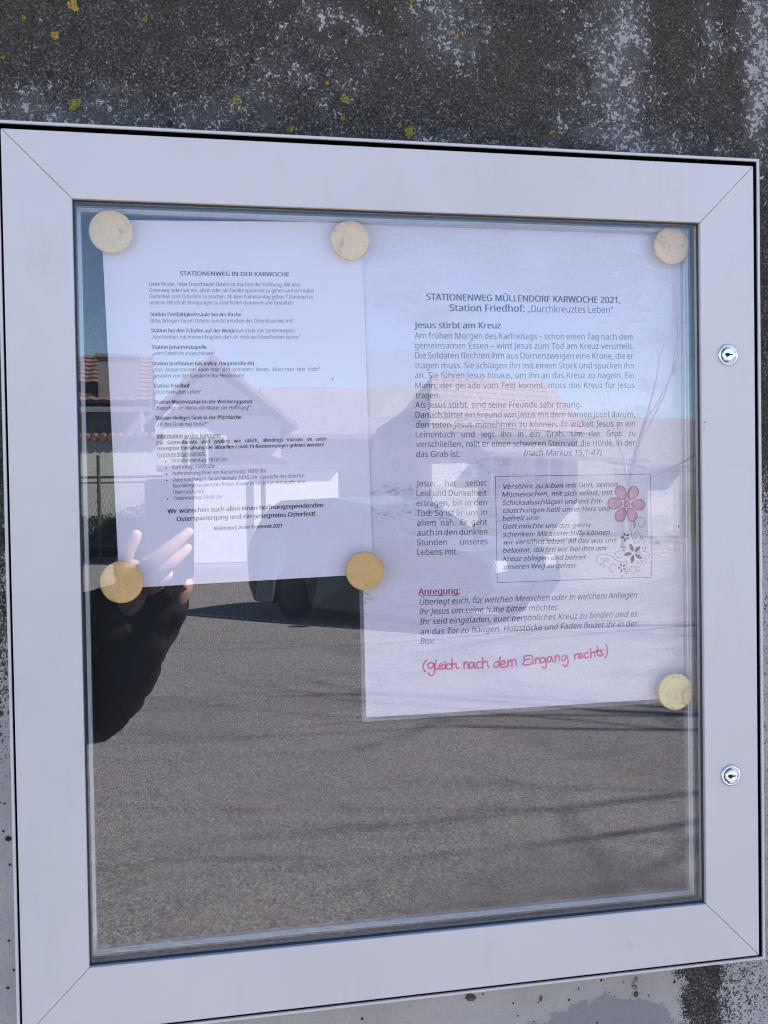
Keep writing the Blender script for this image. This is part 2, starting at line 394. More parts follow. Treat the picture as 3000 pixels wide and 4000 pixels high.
ORNAMENT_PETALS = [
 [(210.7, 12.03), (211.3, 14.44), (210.97, 16.97), (209.06, 18.99), (207.62, 19.83), (207.29, 18.4), (207.23, 15.74), (208.75, 13.59)],
 [(211.91, 11.72), (214.42, 12.12), (216.63, 13.36), (217.62, 15.71), (217.74, 17.23), (216.26, 16.96), (213.76, 16.0), (212.46, 13.93)],
 [(212.11, 10.34), (213.11, 8.06), (214.94, 6.19), (217.7, 5.62), (219.37, 5.73), (218.74, 7.07), (217.14, 9.26), (214.61, 10.16)],
 [(210.91, 9.85), (209.09, 8.07), (208.02, 5.73), (208.6, 3.09), (209.41, 1.68), (210.47, 2.76), (211.95, 5.02), (211.78, 7.59)],
 [(209.95, 10.79), (207.56, 11.83), (204.89, 12.02), (202.51, 10.67), (201.42, 9.52), (202.85, 8.93), (205.59, 8.35), (208.04, 9.31)],
 [(203.13, 26.43), (203.46, 27.46), (203.36, 28.52), (202.51, 29.34), (201.85, 29.67), (201.67, 29.06), (201.58, 27.93), (202.25, 27.05)],
 [(204.1, 26.19), (205.24, 26.28), (206.23, 26.76), (206.67, 27.79), (206.72, 28.48), (206.05, 28.41), (204.92, 28.07), (204.34, 27.18)],
 [(204.19, 25.17), (204.55, 24.17), (205.28, 23.39), (206.44, 23.23), (207.16, 23.34), (206.93, 23.92), (206.31, 24.86), (205.25, 25.18)],
 [(203.27, 24.77), (202.4, 24.05), (201.9, 23.09), (202.17, 21.97), (202.55, 21.36), (203.05, 21.79), (203.75, 22.72), (203.68, 23.8)],
 [(202.58, 25.55), (201.64, 26.13), (200.57, 26.32), (199.58, 25.77), (199.11, 25.27), (199.67, 24.94), (200.77, 24.56), (201.77, 24.92)],
 [(199.56, -0.91), (199.87, 0.15), (199.75, 1.27), (198.88, 2.13), (198.21, 2.48), (198.04, 1.85), (197.98, 0.68), (198.66, -0.25)],
 [(200.53, -1.16), (201.67, -1.04), (202.64, -0.52), (203.05, 0.53), (203.07, 1.22), (202.41, 1.13), (201.29, 0.74), (200.74, -0.17)],
 [(200.64, -2.17), (201.04, -3.15), (201.78, -3.88), (202.92, -3.98), (203.61, -3.83), (203.37, -3.27), (202.72, -2.37), (201.68, -2.11)],
 [(199.74, -2.61), (198.9, -3.34), (198.41, -4.31), (198.71, -5.42), (199.11, -6.02), (199.59, -5.58), (200.27, -4.65), (200.17, -3.57)],
 [(199.02, -1.8), (198.1, -1.19), (197.03, -0.95), (196.01, -1.46), (195.52, -1.95), (196.07, -2.3), (197.16, -2.72), (198.19, -2.4)],
 [(202.57, 14.37), (201.83, 15.45), (200.77, 16.58), (199.46, 17.46), (198.73, 17.83), (199.18, 17.19), (200.18, 16.01), (201.43, 15.06)],
 [(204.47, 14.7), (204.13, 15.61), (203.53, 16.57), (202.64, 17.33), (202.11, 17.65), (202.32, 17.11), (202.85, 16.1), (203.67, 15.29)],
 [(203.66, 13.32), (202.62, 13.78), (201.34, 14.11), (200.01, 14.1), (199.33, 14.0), (199.95, 13.73), (201.22, 13.32), (202.54, 13.24)],
 [(221.07, 13.63), (222.15, 14.22), (223.28, 15.08), (224.16, 16.19), (224.52, 16.82), (223.87, 16.46), (222.67, 15.66), (221.73, 14.61)],
 [(219.16, 14.15), (219.8, 14.58), (220.34, 15.2), (220.58, 16.0), (220.59, 16.45), (220.22, 16.19), (219.6, 15.61), (219.29, 14.86)],
 [(219.64, 12.04), (220.66, 11.83), (221.85, 11.82), (223.0, 12.13), (223.56, 12.4), (222.95, 12.51), (221.75, 12.61), (220.59, 12.38)],
 [(211.38, 34.66), (212.32, 35.54), (213.25, 36.71), (213.86, 38.06), (214.08, 38.79), (213.52, 38.26), (212.52, 37.13), (211.82, 35.82)],
 [(210.66, 32.72), (211.61, 33.22), (212.57, 33.98), (213.27, 34.97), (213.54, 35.54), (212.98, 35.23), (211.95, 34.53), (211.18, 33.6)],
 [(211.19, 35.59), (211.78, 36.62), (212.26, 37.91), (212.39, 39.29), (212.34, 40.0), (211.99, 39.38), (211.43, 38.11), (211.22, 36.76)],
]
FLOWER_PETALS = [(199.67, 65.13), (211.12, 64.71), (216.4, 54.37), (209.8, 45.41), (199.44, 45.63), (193.6, 55.72)]
FLOWER_CENTRE = (205.28, 55.28)
A4_CORNERS = [(-243.93, 291.02), (-31.98, 296.56), (-26.72, 0.02), (-235.83, -5.05)]
A3_CORNERS = [(-37.36, 295.3), (260.12, 295.71), (270.83, -121.53), (-34.47, -122.31)]
LICHENS = [(-262.6, 463.7, 5.4, 1), (-300.1, 450.8, 2.4, 0), (-276.9, 437.9, 4.0, 1), (-316.5, 418.6, 2.4, 0), (-206.7, 455.6, 2.8, 0), (-263.5, 384.9, 6.0, 0), (-297.3, 418.6, 1.8, 0), (-206.3, 411.9, 2.0, 1), (-134.2, 395.7, 4.4, 0), (-129.6, 387.2, 2.4, 0), (-89.5, 373.4, 3.6, 0), (-92.6, 382.2, 1.8, 0), (-105.7, 407.7, 2.0, 0), (-57.5, 414.1, 2.4, 1), (-42.3, 401.4, 4.6, 0), (-45.2, 385.4, 2.8, 0), (-94.2, 433.8, 1.6, 0), (-14.2, 485.8, 1.6, 0), (-183.0, 426.5, 1.0, 0), (-174.2, 390.0, 1.2, 1), (-142.8, 420.2, 1.6, 0), (-135.1, 446.3, 1.2, 0), (16.4, 488.1, 2.8, 0), (56.1, 461.2, 2.4, 1), (35.6, 436.5, 2.4, 0), (163.0, 482.8, 2.0, 0), (-4.0, 413.0, 1.8, 1), (236.4, 463.3, 1.6, 0), (212.2, 425.6, 2.0, 0), (238.6, 418.1, 2.0, 0), (301.0, 420.7, 2.0, 0), (3.8, 382.0, 3.2, 0), (12.6, 376.1, 5.2, 0), (37.3, 386.7, 2.0, 0), (49.7, 419.4, 1.2, 0), (141.2, 383.4, 2.8, 1), (175.0, 404.3, 1.8, 0), (181.5, 399.5, 2.0, 0), (275.4, 395.1, 1.8, 1), (217.1, 385.7, 1.6, 0), (122.9, 374.8, 1.6, 0), (241.9, 457.1, 1.2, 0), (90.4, 423.1, 1.0, 0)]
HOLES = [(-41.2, -384.3, 1.4), (67.2, -375.1, 0.93), (95.2, -386.5, 0.93), (99.2, -398.1, 0.93), (178.5, -375.0, 1.16), (200.1, -379.3, 0.7), (186.5, -387.2, 0.7), (156.8, -380.2, 0.93), (147.5, -389.4, 1.16), (250.0, -384.6, 1.4), (257.4, -375.9, 0.93), (279.9, -410.0, 1.4), (326.1, -394.3, 0.93), (264.2, -406.4, 0.7), (174.0, -413.3, 0.93), (244.7, -417.6, 0.7), (113.8, -405.2, 0.7), (118.5, -388.5, 0.7), (292.0, -389.5, 0.93), (224.3, -394.1, 0.93), (-327.4, -204.1, 2.69), (-326.6, -225.2, 1.15), (-325.4, -311.0, 1.15), (-330.2, -325.1, 1.35), (-328.8, -286.7, 1.15), (-330.8, -197.7, 1.15), (-329.4, -175.5, 0.96), (-43.0, 456.6, 1.81), (-116.7, 464.7, 2.01), (-239.3, 447.0, 1.61), (-255.6, 442.9, 1.21), (-155.4, 422.6, 1.81), (-157.2, 426.9, 1.81), (-121.2, 428.8, 2.21), (-129.9, 421.1, 1.21), (-269.3, 405.2, 1.61), (-281.7, 407.7, 3.21), (-188.1, 373.3, 2.81), (-145.7, 438.0, 1.0), (10.5, 459.3, 1.81), (75.3, 469.8, 1.61), (27.1, 420.2, 1.21), (74.7, 396.3, 1.21), (89.6, 418.7, 1.41), (31.0, 448.0, 1.21), (105.4, 490.9, 1.21), (97.4, 374.5, 1.21), (13.4, 426.3, 1.21), (142.4, 477.7, 0.8)]

# ------------------------------------------------------------------ ground and far land
def asphalt_mat():
    m = Mat('asphalt', 0.85, spec=0.3)
    fine = m.noise(170, 3, 0.7)
    grit = m.voronoi(105, out=1)
    gv = m.N.new('ShaderNodeRGBToBW'); m.L(grit, gv.inputs[0])
    big = m.noise(0.9, 5, 0.6)
    c = m.ramp(m.math('ADD', m.math('MULTIPLY', fine, 0.55), m.math('MULTIPLY', gv.outputs[0], 0.45)),
               [(0.22, (0.07, 0.069, 0.068)), (0.5, (0.212, 0.208, 0.207)), (0.74, (0.42, 0.41, 0.40))])
    c = m.mix(m.step(big, 0.35, 0.75), c, m.mix(0.5, c, (0.24, 0.225, 0.225)))
    pink = m.step(m.noise(2.3, 4, 0.6, src=m.map(loc=(3, 7, 0))), 0.55, 0.72)
    c = m.mix(m.math('MULTIPLY', pink, 0.35), c, (0.27, 0.20, 0.205))
    streak = m.step(m.noise(1.6, 6, 0.75, src=m.map(scale=(0.35, 1.6, 1), rot=(0, 0, R(18))), dist=0.6), 0.56, 0.66)
    c = m.mix(m.math('MULTIPLY', streak, 0.35), c, (0.075, 0.07, 0.07))
    patch = m.step(m.noise(0.33, 2, 0.4, src=m.map(loc=(2, 5, 0))), 0.55, 0.58)
    c = m.mix(m.math('MULTIPLY', patch, 0.22), c, (0.10, 0.098, 0.10))
    m.color(c)
    m.bump(m.math('ADD', fine, gv.outputs[0]), 0.6, 0.004)
    return m.m
MAT_ASPHALT = asphalt_mat()
bm = bmesh.new()
v = [bm.verts.new(p) for p in [(-500, -700, 0), (500, -700, 0), (500, 300, 0), (-500, 300, 0)]]
bm.faces.new(v)
g = bm_obj('ground', bm, simple('field_soil', (0.13, 0.12, 0.08), 0.95, scale=0.3, var=0.3)); tag(g, kind='structure')
g.location.z = -0.012
bm = bmesh.new()
v = [bm.verts.new(p) for p in [(-60, -26, 0), (60, -26, 0), (60, 0.3, 0), (-60, 0.3, 0)]]
bm.faces.new(v)
road = tag(bm_obj('road', bm, MAT_ASPHALT), kind='structure')
# worn pale line on the road, running obliquely
m = Mat('worn_line', 0.8)
m.color(m.mix(m.step(m.noise(14, 4, 0.7), 0.42, 0.6), (0.20, 0.19, 0.18), (0.62, 0.60, 0.56)))
bm = bmesh.new()
d = Vector((3.14, 3.5, 0)).normalized(); nrm = Vector((-d.y, d.x, 0))
p0 = Vector((-1.38, -13.7, 0.004)) - d * 5; p1 = Vector((1.76, -10.2, 0.004)) + d * 0.2
v = [bm.verts.new(p) for p in (p0 - nrm * 0.06, p1 - nrm * 0.06, p1 + nrm * 0.06, p0 + nrm * 0.06)]
bm.faces.new(v)
tag(bm_obj('road_marking', bm, m.m), kind='structure')
# wooded hill far behind
m = Mat('hill_woods', 0.95)
m.color(m.ramp(m.noise(0.09, 6, 0.65), [(0.3, (0.15, 0.15, 0.15)), (0.7, (0.21, 0.20, 0.19))]))
bm = bmesh.new()
random.seed(4)
NX, NY = 60, 8
grid = []
for i in range(NX + 1):
    row = []
    for j in range(NY + 1):
        x = -300 + 700 * i / NX; y = -230 - 190 * j / NY
        t = j / NY
        h = 27 * math.sin(math.pi * min(1, t * 1.15) / 1.15 * 0.9) * (0.75 + 0.25 * math.sin(x * 0.011 + 0.7)) * (1 if j else 0) + random.uniform(-.8, .8) * (1 if j else 0)
        h *= max(0.0, min(1, (x + 60) / 140)) * 0.9 + 0.1
        row.append(bm.verts.new((x, y, h - 0.3)))
    grid.append(row)
for i in range(NX):
    for j in range(NY):
        bm.faces.new((grid[i][j], grid[i + 1][j], grid[i + 1][j + 1], grid[i][j + 1]))
tag(bm_obj('hill', bm, m.m, smooth=True), kind='structure')

# ------------------------------------------------------------------ concrete wall
def wall_mat():
    m = Mat('weathered_concrete', 0.9, spec=0.25)
    X, Y, Z = m.xyz()[:3]
    # warped coordinates so that no stain has a straight edge
    wx = m.math('ADD', X, m.math('MULTIPLY', m.math('SUBTRACT', m.noise(22, 4, 0.6), 0.5), 0.07))
    wz = m.math('ADD', Z, m.math('MULTIPLY', m.math('SUBTRACT', m.noise(18, 4, 0.6, src=m.map(loc=(5, 0, 2))), 0.5), 0.09))
    def blob(cx, cz, rx, rz, amp):
        a = m.math('DIVIDE', m.math('SUBTRACT', wx, cx), rx); b = m.math('DIVIDE', m.math('SUBTRACT', wz, cz), rz)
        r2 = m.math('ADD', m.math('MULTIPLY', a, a), m.math('MULTIPLY', b, b))
        return m.math('MULTIPLY', m.math('POWER', 2.718, m.math('MULTIPLY', r2, -1.0)), amp)
    def total(lst):
        s = lst[0]
        for q in lst[1:]: s = m.math('ADD', s, q)
        return s
    z = Z0
    # clean pale concrete with pores
    pale = m.ramp(m.noise(9, 6, 0.6), [(0.3, (0.47, 0.43, 0.385)), (0.7, (0.60, 0.545, 0.485))])
    pale = m.mix(m.math('MULTIPLY', m.step(m.noise(7, 3, 0.5, src=m.map(loc=(9, 2, 4))), 0.5, 0.7), 0.35), pale, (0.47, 0.40, 0.37))
    pale = m.mix(m.math('MULTIPLY', m.noise(420, 2), 0.35), pale, (0.27, 0.27, 0.28))
    # damp patch low in the middle right
    damp = m.step(total([blob(0.165, z - 0.43, 0.075, 0.034, 1.0), blob(0.205, z - 0.405, 0.035, 0.025, 0.7), blob(0.07, z - 0.432, 0.05, 0.010, 0.8), blob(0.14, z - 0.5, 0.12, 0.06, 1.0)]), 0.44, 0.52)
    pale = m.mix(m.math('MULTIPLY', damp, 0.55), pale, (0.20, 0.195, 0.20))
    # dark algae and soot crust
    crustc = m.ramp(m.math('ADD', m.math('MULTIPLY', m.noise(480, 3, 0.75), 0.8), m.math('MULTIPLY', m.noise(60, 4, 0.6), 0.2)), [(0.33, (0.010, 0.009, 0.007)), (0.49, (0.050, 0.043, 0.036)), (0.59, (0.110, 0.095, 0.08)), (0.68, (0.42, 0.37, 0.32))])
    green = m.step(total([m.noise(6, 3, 0.5, src=m.map(loc=(1, 1, 1))), blob(0.25, z + 0.45, 0.30, 0.10, 0.22)]), 0.52, 0.78)
    crustc = m.mix(m.math('MULTIPLY', green, 0.5), crustc, m.mix(m.step(m.noise(700, 2), 0.35, 0.75), (0.020, 0.019, 0.010), (0.115, 0.105, 0.068)))
    dark_cover = total([
        m.step(wz, z - 0.02, z + 0.22),
        blob(0.275, z - 0.39, 0.020, 0.085, 0.75), blob(0.285, z - 0.52, 0.03, 0.12, 0.6),
        blob(0.325, z - 0.40, 0.05, 0.07, 0.22), m.math('MULTIPLY', blob(0.345, z - 0.1, 0.06, 0.45, 0.42), 1.0),
        blob(-0.335, z - 0.02, 0.03, 0.18, 0.55), blob(-0.36, z + 0.2, 0.08, 0.3, 0.3)])
    speck = m.noise(620, 2, 0.6, src=m.map(loc=(2, 3, 4)))
    speck2 = m.noise(190, 3, 0.6, src=m.map(loc=(7, 3, 1)))
    sp = m.math('ADD', m.math('MULTIPLY', speck, 0.7), m.math('MULTIPLY', speck2, 0.3))
    thr = m.math('SUBTRACT', 0.78, m.math('MULTIPLY', dark_cover, 0.48))
    dark = m.step(sp, m.math('SUBTRACT', thr, 0.04), m.math('ADD', thr, 0.03))
    col = m.mix(dark, pale, crustc)
    # white lime and lichen flecks: amount varies over the wall
    dens = total([
        m.math('MULTIPLY', m.step(m.noise(13, 4, 0.6, src=m.map(loc=(4, 8, 2))), 0.4, 0.75), 0.16),
        blob(0.205, z + 0.46, 0.030, 0.075, 0.35), blob(0.20, z + 0.385, 0.06, 0.022, 0.20), blob(0.345, z + 0.45, 0.016, 0.09, 0.34), blob(0.29, z + 0.47, 0.02, 0.05, 0.17),
        blob(-0.285, z + 0.38, 0.045, 0.030, 0.24), blob(-0.185, z + 0.378, 0.075, 0.026, 0.22), blob(-0.13, z + 0.405, 0.03, 0.02, 0.15),
        blob(0.03, z + 0.365, 0.06, 0.012, 0.22), blob(0.10, z + 0.37, 0.04, 0.012, 0.12), blob(-0.01, z + 0.43, 0.10, 0.05, 0.12), blob(0.05, z + 0.48, 0.03, 0.04, 0.2),
        blob(0.25, z + 0.365, 0.05, 0.02, 0.12), blob(0.16, z + 0.48, 0.02, 0.03, 0.12), blob(-0.06, z + 0.47, 0.04, 0.03, 0.12)])
    fl = m.math('ADD', m.math('MULTIPLY', m.noise(300, 3, 0.65, src=m.map(loc=(3, 3, 9)), dist=0.6), 0.70), m.math('MULTIPLY', m.noise(95, 4, 0.65, src=m.map(loc=(1, 9, 9))), 0.32))
    t2 = m.math('SUBTRACT', 0.655, m.math('MULTIPLY', dens, 0.48))
    fleck = m.step(fl, t2, m.math('ADD', t2, 0.06))
    fleckc = m.mix(m.step(m.noise(15, 2), 0.4, 0.7), (0.52, 0.475, 0.44), (0.60, 0.50, 0.475))
    up = m.step(Z, z + 0.1, z + 0.3)
    col = m.mix(m.math('MULTIPLY', m.math('MULTIPLY', fleck, up), 0.9), col, fleckc)
    haze = m.math('MULTIPLY', m.math('MULTIPLY', m.step(dens, 0.1, 0.45), up), 0.4)
    col = m.mix(haze, col, (0.28, 0.26, 0.25))
    ol = m.math('MULTIPLY', m.step(m.noise(30, 4, 0.7, src=m.map(loc=(6, 1, 3))), 0.6, 0.72), m.step(m.noise(260, 2), 0.5, 0.6))
    col = m.mix(m.math('MULTIPLY', m.math('MULTIPLY', ol, up), 0.6), col, (0.20, 0.18, 0.06))
    m.color(col)
    h = m.math('ADD', m.noise(600, 3, 0.7), m.math('MULTIPLY', fleck, 0.6))
    m.bump(h, 0.8, 0.0022)
    return m.m
WALL_Y = 0.035
WALL_TOP = 2.06
wm = wall_mat()
wall = empty('concrete_wall', (0, WALL_Y, 0), 'weathered grey concrete wall with dark algae crust and white flecks around the notice case', 'wall')
box('wall_body', -25, 25, WALL_Y, WALL_Y + 0.25, -0.05, WALL_TOP, wm, wall)
box('wall_coping', -25, 25, WALL_Y - 0.035, WALL_Y + 0.285, WALL_TOP + 0.001, WALL_TOP + 0.07, wm, wall, 0.004)

# lichen rosettes on the wall: lobed crusts with a rough relief
def lichen_mat(name, a, b):
    m = Mat(name, 0.95, spec=0.2)
    m.color(m.ramp(m.noise(600, 3, 0.6), [(0.34, tuple(c * 0.35 for c in a)), (0.46, a), (0.66, b)]))
    m.bump(m.noise(700, 3), 0.8, 0.001)
    return m.m
LM = [lichen_mat('olive_lichen', (0.24, 0.20, 0.045), (0.38, 0.33, 0.09)), lichen_mat('orange_lichen', (0.40, 0.24, 0.05), (0.55, 0.36, 0.11))]
random.seed(11)
for (x, zz, r, orange) in LICHENS:
    bm = bmesh.new()
    r *= MM * 0.92
    cx, cz = x * MM, Z0 + zz * MM
    pieces = max(3, int(r * 2000))
    for k in range(pieces if r > 0.0022 else 1):
        a = random.uniform(0, 6.283); q = 0 if k == 0 else r * random.uniform(0.3, 0.75)
        ox, oz = cx + q * math.cos(a), cz + q * math.sin(a) * 1.15
        rr = r * (0.72 if k == 0 else random.uniform(0.25, 0.5))
        n = 18; ph = random.uniform(0, 6)
        lobes = random.randint(5, 8)
        rings = []
        for fr, hy in ((1.0, 0.0), (0.92, 0.35), (0.55, 0.6), (0.2, 0.42)):
            ring = []
            for i in range(n):
                t = 2 * math.pi * i / n
                rad = rr * fr * (1 + 0.17 * math.sin(lobes * t + ph) + random.uniform(-0.08, 0.08))
                ring.append(bm.verts.new((ox + rad * math.cos(t), WALL_Y - 0.0002 - 0.0016 * hy * random.uniform(0.7, 1.5) - 0.0001 * k, oz + rad * math.sin(t))))
            rings.append(ring)
        for A_, B_ in zip(rings, rings[1:]):
            for i in range(n):
                bm.faces.new((A_[i], A_[(i + 1) % n], B_[(i + 1) % n], B_[i]))
        bm.faces.new(rings[-1])
    bm_obj('lichen_patch', bm, LM[orange], wall)
# pores in the concrete: small dark discs, the hollows' shade put into their colour
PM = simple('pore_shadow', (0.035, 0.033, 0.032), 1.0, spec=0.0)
for (x, zz, r) in HOLES:
    bm = bmesh.new()
    r *= MM
    cx, cz = x * MM, Z0 + zz * MM
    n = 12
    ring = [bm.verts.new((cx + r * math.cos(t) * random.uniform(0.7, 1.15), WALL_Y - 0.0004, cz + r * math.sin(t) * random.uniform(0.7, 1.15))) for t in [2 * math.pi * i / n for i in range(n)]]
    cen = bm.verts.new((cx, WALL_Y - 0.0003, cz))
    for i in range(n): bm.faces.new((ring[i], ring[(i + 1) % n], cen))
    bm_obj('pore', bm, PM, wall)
# two bits stuck to the concrete under the case
def crumb(name, cx, cz, sx, sz, mat, seed, ang=0):
    random.seed(seed)
    bm = bmesh.new()
    bmesh.ops.create_icosphere(bm, subdivisions=3, radius=1)
    for v in bm.verts:
        k = 1 + 0.22 * math.sin(v.co.x * 5 + seed) * math.cos(v.co.z * 6) + random.uniform(-0.1, 0.1)
        q = Vector((v.co.x * sx, v.co.y * 0.003, v.co.z * sz)) * k
        q.rotate(Matrix.Rotation(ang, 3, 'Y'))
        v.co = q + Vector((cx, WALL_Y, cz))
    return bm_obj(name, bm, mat, wall)
bm_ = simple('dark_mortar', (0.12, 0.09, 0.06), 0.95, scale=300, var=0.6, bump=0.5, bscale=500)
crumb('mortar_lump', 0.0560, Z0 - 0.3765, 0.0046, 0.0034, bm_, 3, 0.3)
gm_ = simple('grey_mortar', (0.30, 0.28, 0.27), 0.95, scale=300, var=0.4, bump=0.5, bscale=500)
crumb('mortar_lump', 0.2110, Z0 - 0.379, 0.0042, 0.0012, gm_, 5, -1.0)
crumb('mortar_lump', 0.2105, Z0 - 0.3850, 0.0028, 0.0022, gm_, 6, 0.6)
crumb('mortar_lump', 0.2118, Z0 - 0.3915, 0.0020, 0.0024, bm_, 7, 0.2)
crumb('mortar_lump', 0.1208, Z0 - 0.3850, 0.0008, 0.0027, simple('rust_spot', (0.22, 0.09, 0.07), 0.9), 8, 0.1)

# ------------------------------------------------------------------ display case
W2, H2, BW = 0.26366, 0.300080, 0.05123       # half opening, width of the door rails
case = empty('display_case', (0, 0, Z0), 'white aluminium wall case with glazed door and two chrome locks on its right rail', 'display case')
def door_paint():
    m = Mat('white_powder_coat', 0.3, (0.64, 0.61, 0.62), spec=0.6)
    c = m.mix(m.step(m.noise(5, 4, 0.6), 0.35, 0.7), (0.66, 0.60, 0.565), (0.62, 0.565, 0.53))
    dirt = m.step(m.noise(340, 2, 0.5, src=m.map(loc=(4, 4, 1))), 0.765, 0.80)
    c = m.mix(m.math('MULTIPLY', dirt, 0.8), c, (0.25, 0.2, 0.17))
    scr = m.step(m.noise(60, 2, 0.5, src=m.map(scale=(9, 1, 0.5), rot=(0, R(35), 0))), 0.80, 0.83)
    c = m.mix(m.math('MULTIPLY', scr, 0.3), c, (0.40, 0.38, 0.37))
    film = m.step(m.noise(26, 6, 0.7, src=m.map(scale=(1, 1, 0.4))), 0.5, 0.8)
    c = m.mix(m.math('MULTIPLY', film, 0.35), c, (0.50, 0.455, 0.41))
    m.color(c); m.bump(m.noise(900, 2), 0.05, 0.0002)
    m.rough(m.math('ADD', 0.24, m.math('MULTIPLY', m.noise(12, 4), 0.12)))
    return m.m
PAINT = door_paint()
ALU = simple('satin_aluminium', (0.56, 0.56, 0.58), 0.38, metal=0.6, var=0.06, scale=40)
DARK = simple('near_black_channel', (0.006, 0.006, 0.008), 0.9, spec=0.05, var=0.2)  # near-black strips that keep the gap round the door dark
RUBBER = simple('black_rubber_gasket', (0.02, 0.02, 0.022), 0.55, var=0.2, scale=200)

def rail(name, side, prof, mat, rect, parent, gap=0.0):
    """mitred rail of a rectangular frame. rect = (x0, x1, z0, z1); prof: closed outline of (outward offset from rect, y)"""
    x0, x1, z0, z1 = rect
    bm = bmesh.new()
    def ring(end):
        vs = []
        for s, y in prof:
            g_ = gap if end else -gap
            if side == 'top': p = (x0 - s if not end else x1 + s, y, z1 + s)
            elif side == 'bottom': p = (x0 - s if not end else x1 + s, y, z0 - s)
            elif side == 'left': p = (x0 - s, y, z0 - s if not end else z1 + s)
            else: p = (x1 + s, y, z0 - s if not end else z1 + s)
            q = list(p)
            if side in ('top', 'bottom'): q[0] -= g_
            else: q[2] -= g_
            vs.append(bm.verts.new(q))
        return vs
    a, b = ring(0), ring(1)
    n = len(prof)
    bm.faces.new(a); bm.faces.new(b[::-1])
    for i in range(n):
        bm.faces.new((a[i], b[i], b[(i + 1) % n], a[(i + 1) % n]))
    return bm_obj(name, bm, mat, parent)
SIDES = ('top', 'bottom', 'left', 'right')
OPEN = (-W2, W2, Z0 - H2, Z0 + H2)
c_ = 0.0007
door_prof = [(0, c_), (0.0003, c_ * .3), (c_, 0), (BW - c_, 0), (BW - c_ * .3, c_ * .3), (BW, c_), (BW, 0.012), (0, 0.012)]
for s in SIDES: rail('door_rail', s, door_prof, PAINT, OPEN, case, gap=0.0003)
# gasket and stepped inner profiles seen through the glass
for s in SIDES:
    rail('glass_gasket', s, [(-0.0011, 0.0045), (0.0, 0.0038), (0.004, 0.0038), (0.004, 0.0059), (-0.0011, 0.0059)], RUBBER, OPEN, case)
    rail('inner_profile', s, [(-0.0018, 0.0125), (-0.0018, 0.0150), (0.0095, 0.0150), (0.0095, 0.0125)], simple('shade_dark_profile', (0.035, 0.037, 0.045), 0.5, var=0.1) if s == 'top' else bpy.data.materials['shade_dark_profile'], OPEN, case)  # profile coloured dark for the unlit space behind the door rail
    rail('back_frame', s, [(-0.0042, 0.0212), (-0.0047, 0.0217), (-0.0047, 0.0290), (0.0095, 0.0290), (0.0095, 0.0212)], ALU, OPEN, case)
    rail('edge_bead', s, [(-0.0026, 0.0190), (-0.0018, 0.0190), (-0.0018, 0.0211), (-0.0026, 0.0211)], simple('bright_bead', (0.72, 0.73, 0.76), 0.35, var=0.03) if s == 'top' else bpy.data.materials['bright_bead'], OPEN, case)
CASE = (-0.3167, 0.3193, Z0 - 0.3538, Z0 + 0.3558)      # inner edge of the outer lip
for s in SIDES:
    rail('casing_lip', s, [(0.0, 0.0014), (0.0004, 0.001), (0.0019, 0.001), (0.0023, 0.0014), (0.0023, WALL_Y - 0.0003), (0.0008, WALL_Y - 0.0003), (0.0008, 0.0030), (0.0, 0.0030)], PAINT, CASE, case)
    rail('casing_liner', s, [(0.0, 0.0032), (0.0007, 0.0032), (0.0007, WALL_Y - 0.0005), (0.0, WALL_Y - 0.0005)], DARK, CASE, case)
    rail('casing_channel', s, [(-0.030, 0.0240), (-0.0001, 0.0240), (-0.0001, WALL_Y - 0.0006), (-0.030, WALL_Y - 0.0006)], DARK, CASE, case)
BOARD = Mat('dark_enamel_board', 0.5, (0.012, 0.012, 0.014), spec=0.15)
BOARD.color(BOARD.ramp(BOARD.noise(30, 4), [(0.3, (0.010, 0.010, 0.012)), (0.7, (0.017, 0.017, 0.019))]))
box('back_board', -W2 - 0.005, W2 + 0.005, 0.0292, 0.0335, Z0 - H2 - 0.005, Z0 + H2 + 0.005, BOARD.m, case)
# glass pane: both faces reflect by angle, the rest passes straight through
def glass_mat(name, f0, rough=0.0, bump=None, tint=(1, 1, 1)):
    m = Mat(name)
    m.N.remove(m.b)
    tr = m.N.new('ShaderNodeBsdfTransparent'); tr.inputs[0].default_value = (*tint, 1)
    gl = m.N.new('ShaderNodeBsdfGlossy'); gl.inputs['Roughness'].default_value = rough
    geo = m.N.new('ShaderNodeNewGeometry')
    dot = m.N.new('ShaderNodeVectorMath'); dot.operation = 'DOT_PRODUCT'
    m.L(geo.outputs['Incoming'], dot.inputs[0]); m.L(geo.outputs['Normal'], dot.inputs[1])
    c = m.math('ABSOLUTE', dot.outputs['Value'])
    f = m.math('ADD', f0, m.math('MULTIPLY', 1 - f0, m.math('POWER', m.math('SUBTRACT', 1.0, c, clamp=True), 5)))
    mx = m.N.new('ShaderNodeMixShader')
    m.L(f, mx.inputs[0]); m.L(tr.outputs[0], mx.inputs[1]); m.L(gl.outputs[0], mx.inputs[2])
    out = [n for n in m.N if n.type == 'OUTPUT_MATERIAL'][0]
    m.L(mx.outputs[0], out.inputs[0])
    m.gl = gl; m.mx = mx; m.f = f
    return m
GLASS = glass_mat('window_glass', 0.085)
box('glass_pane', -W2 - 0.004, W2 + 0.004, 0.0060, 0.0100, Z0 - H2 - 0.004, Z0 + H2 + 0.004, GLASS.m, case)
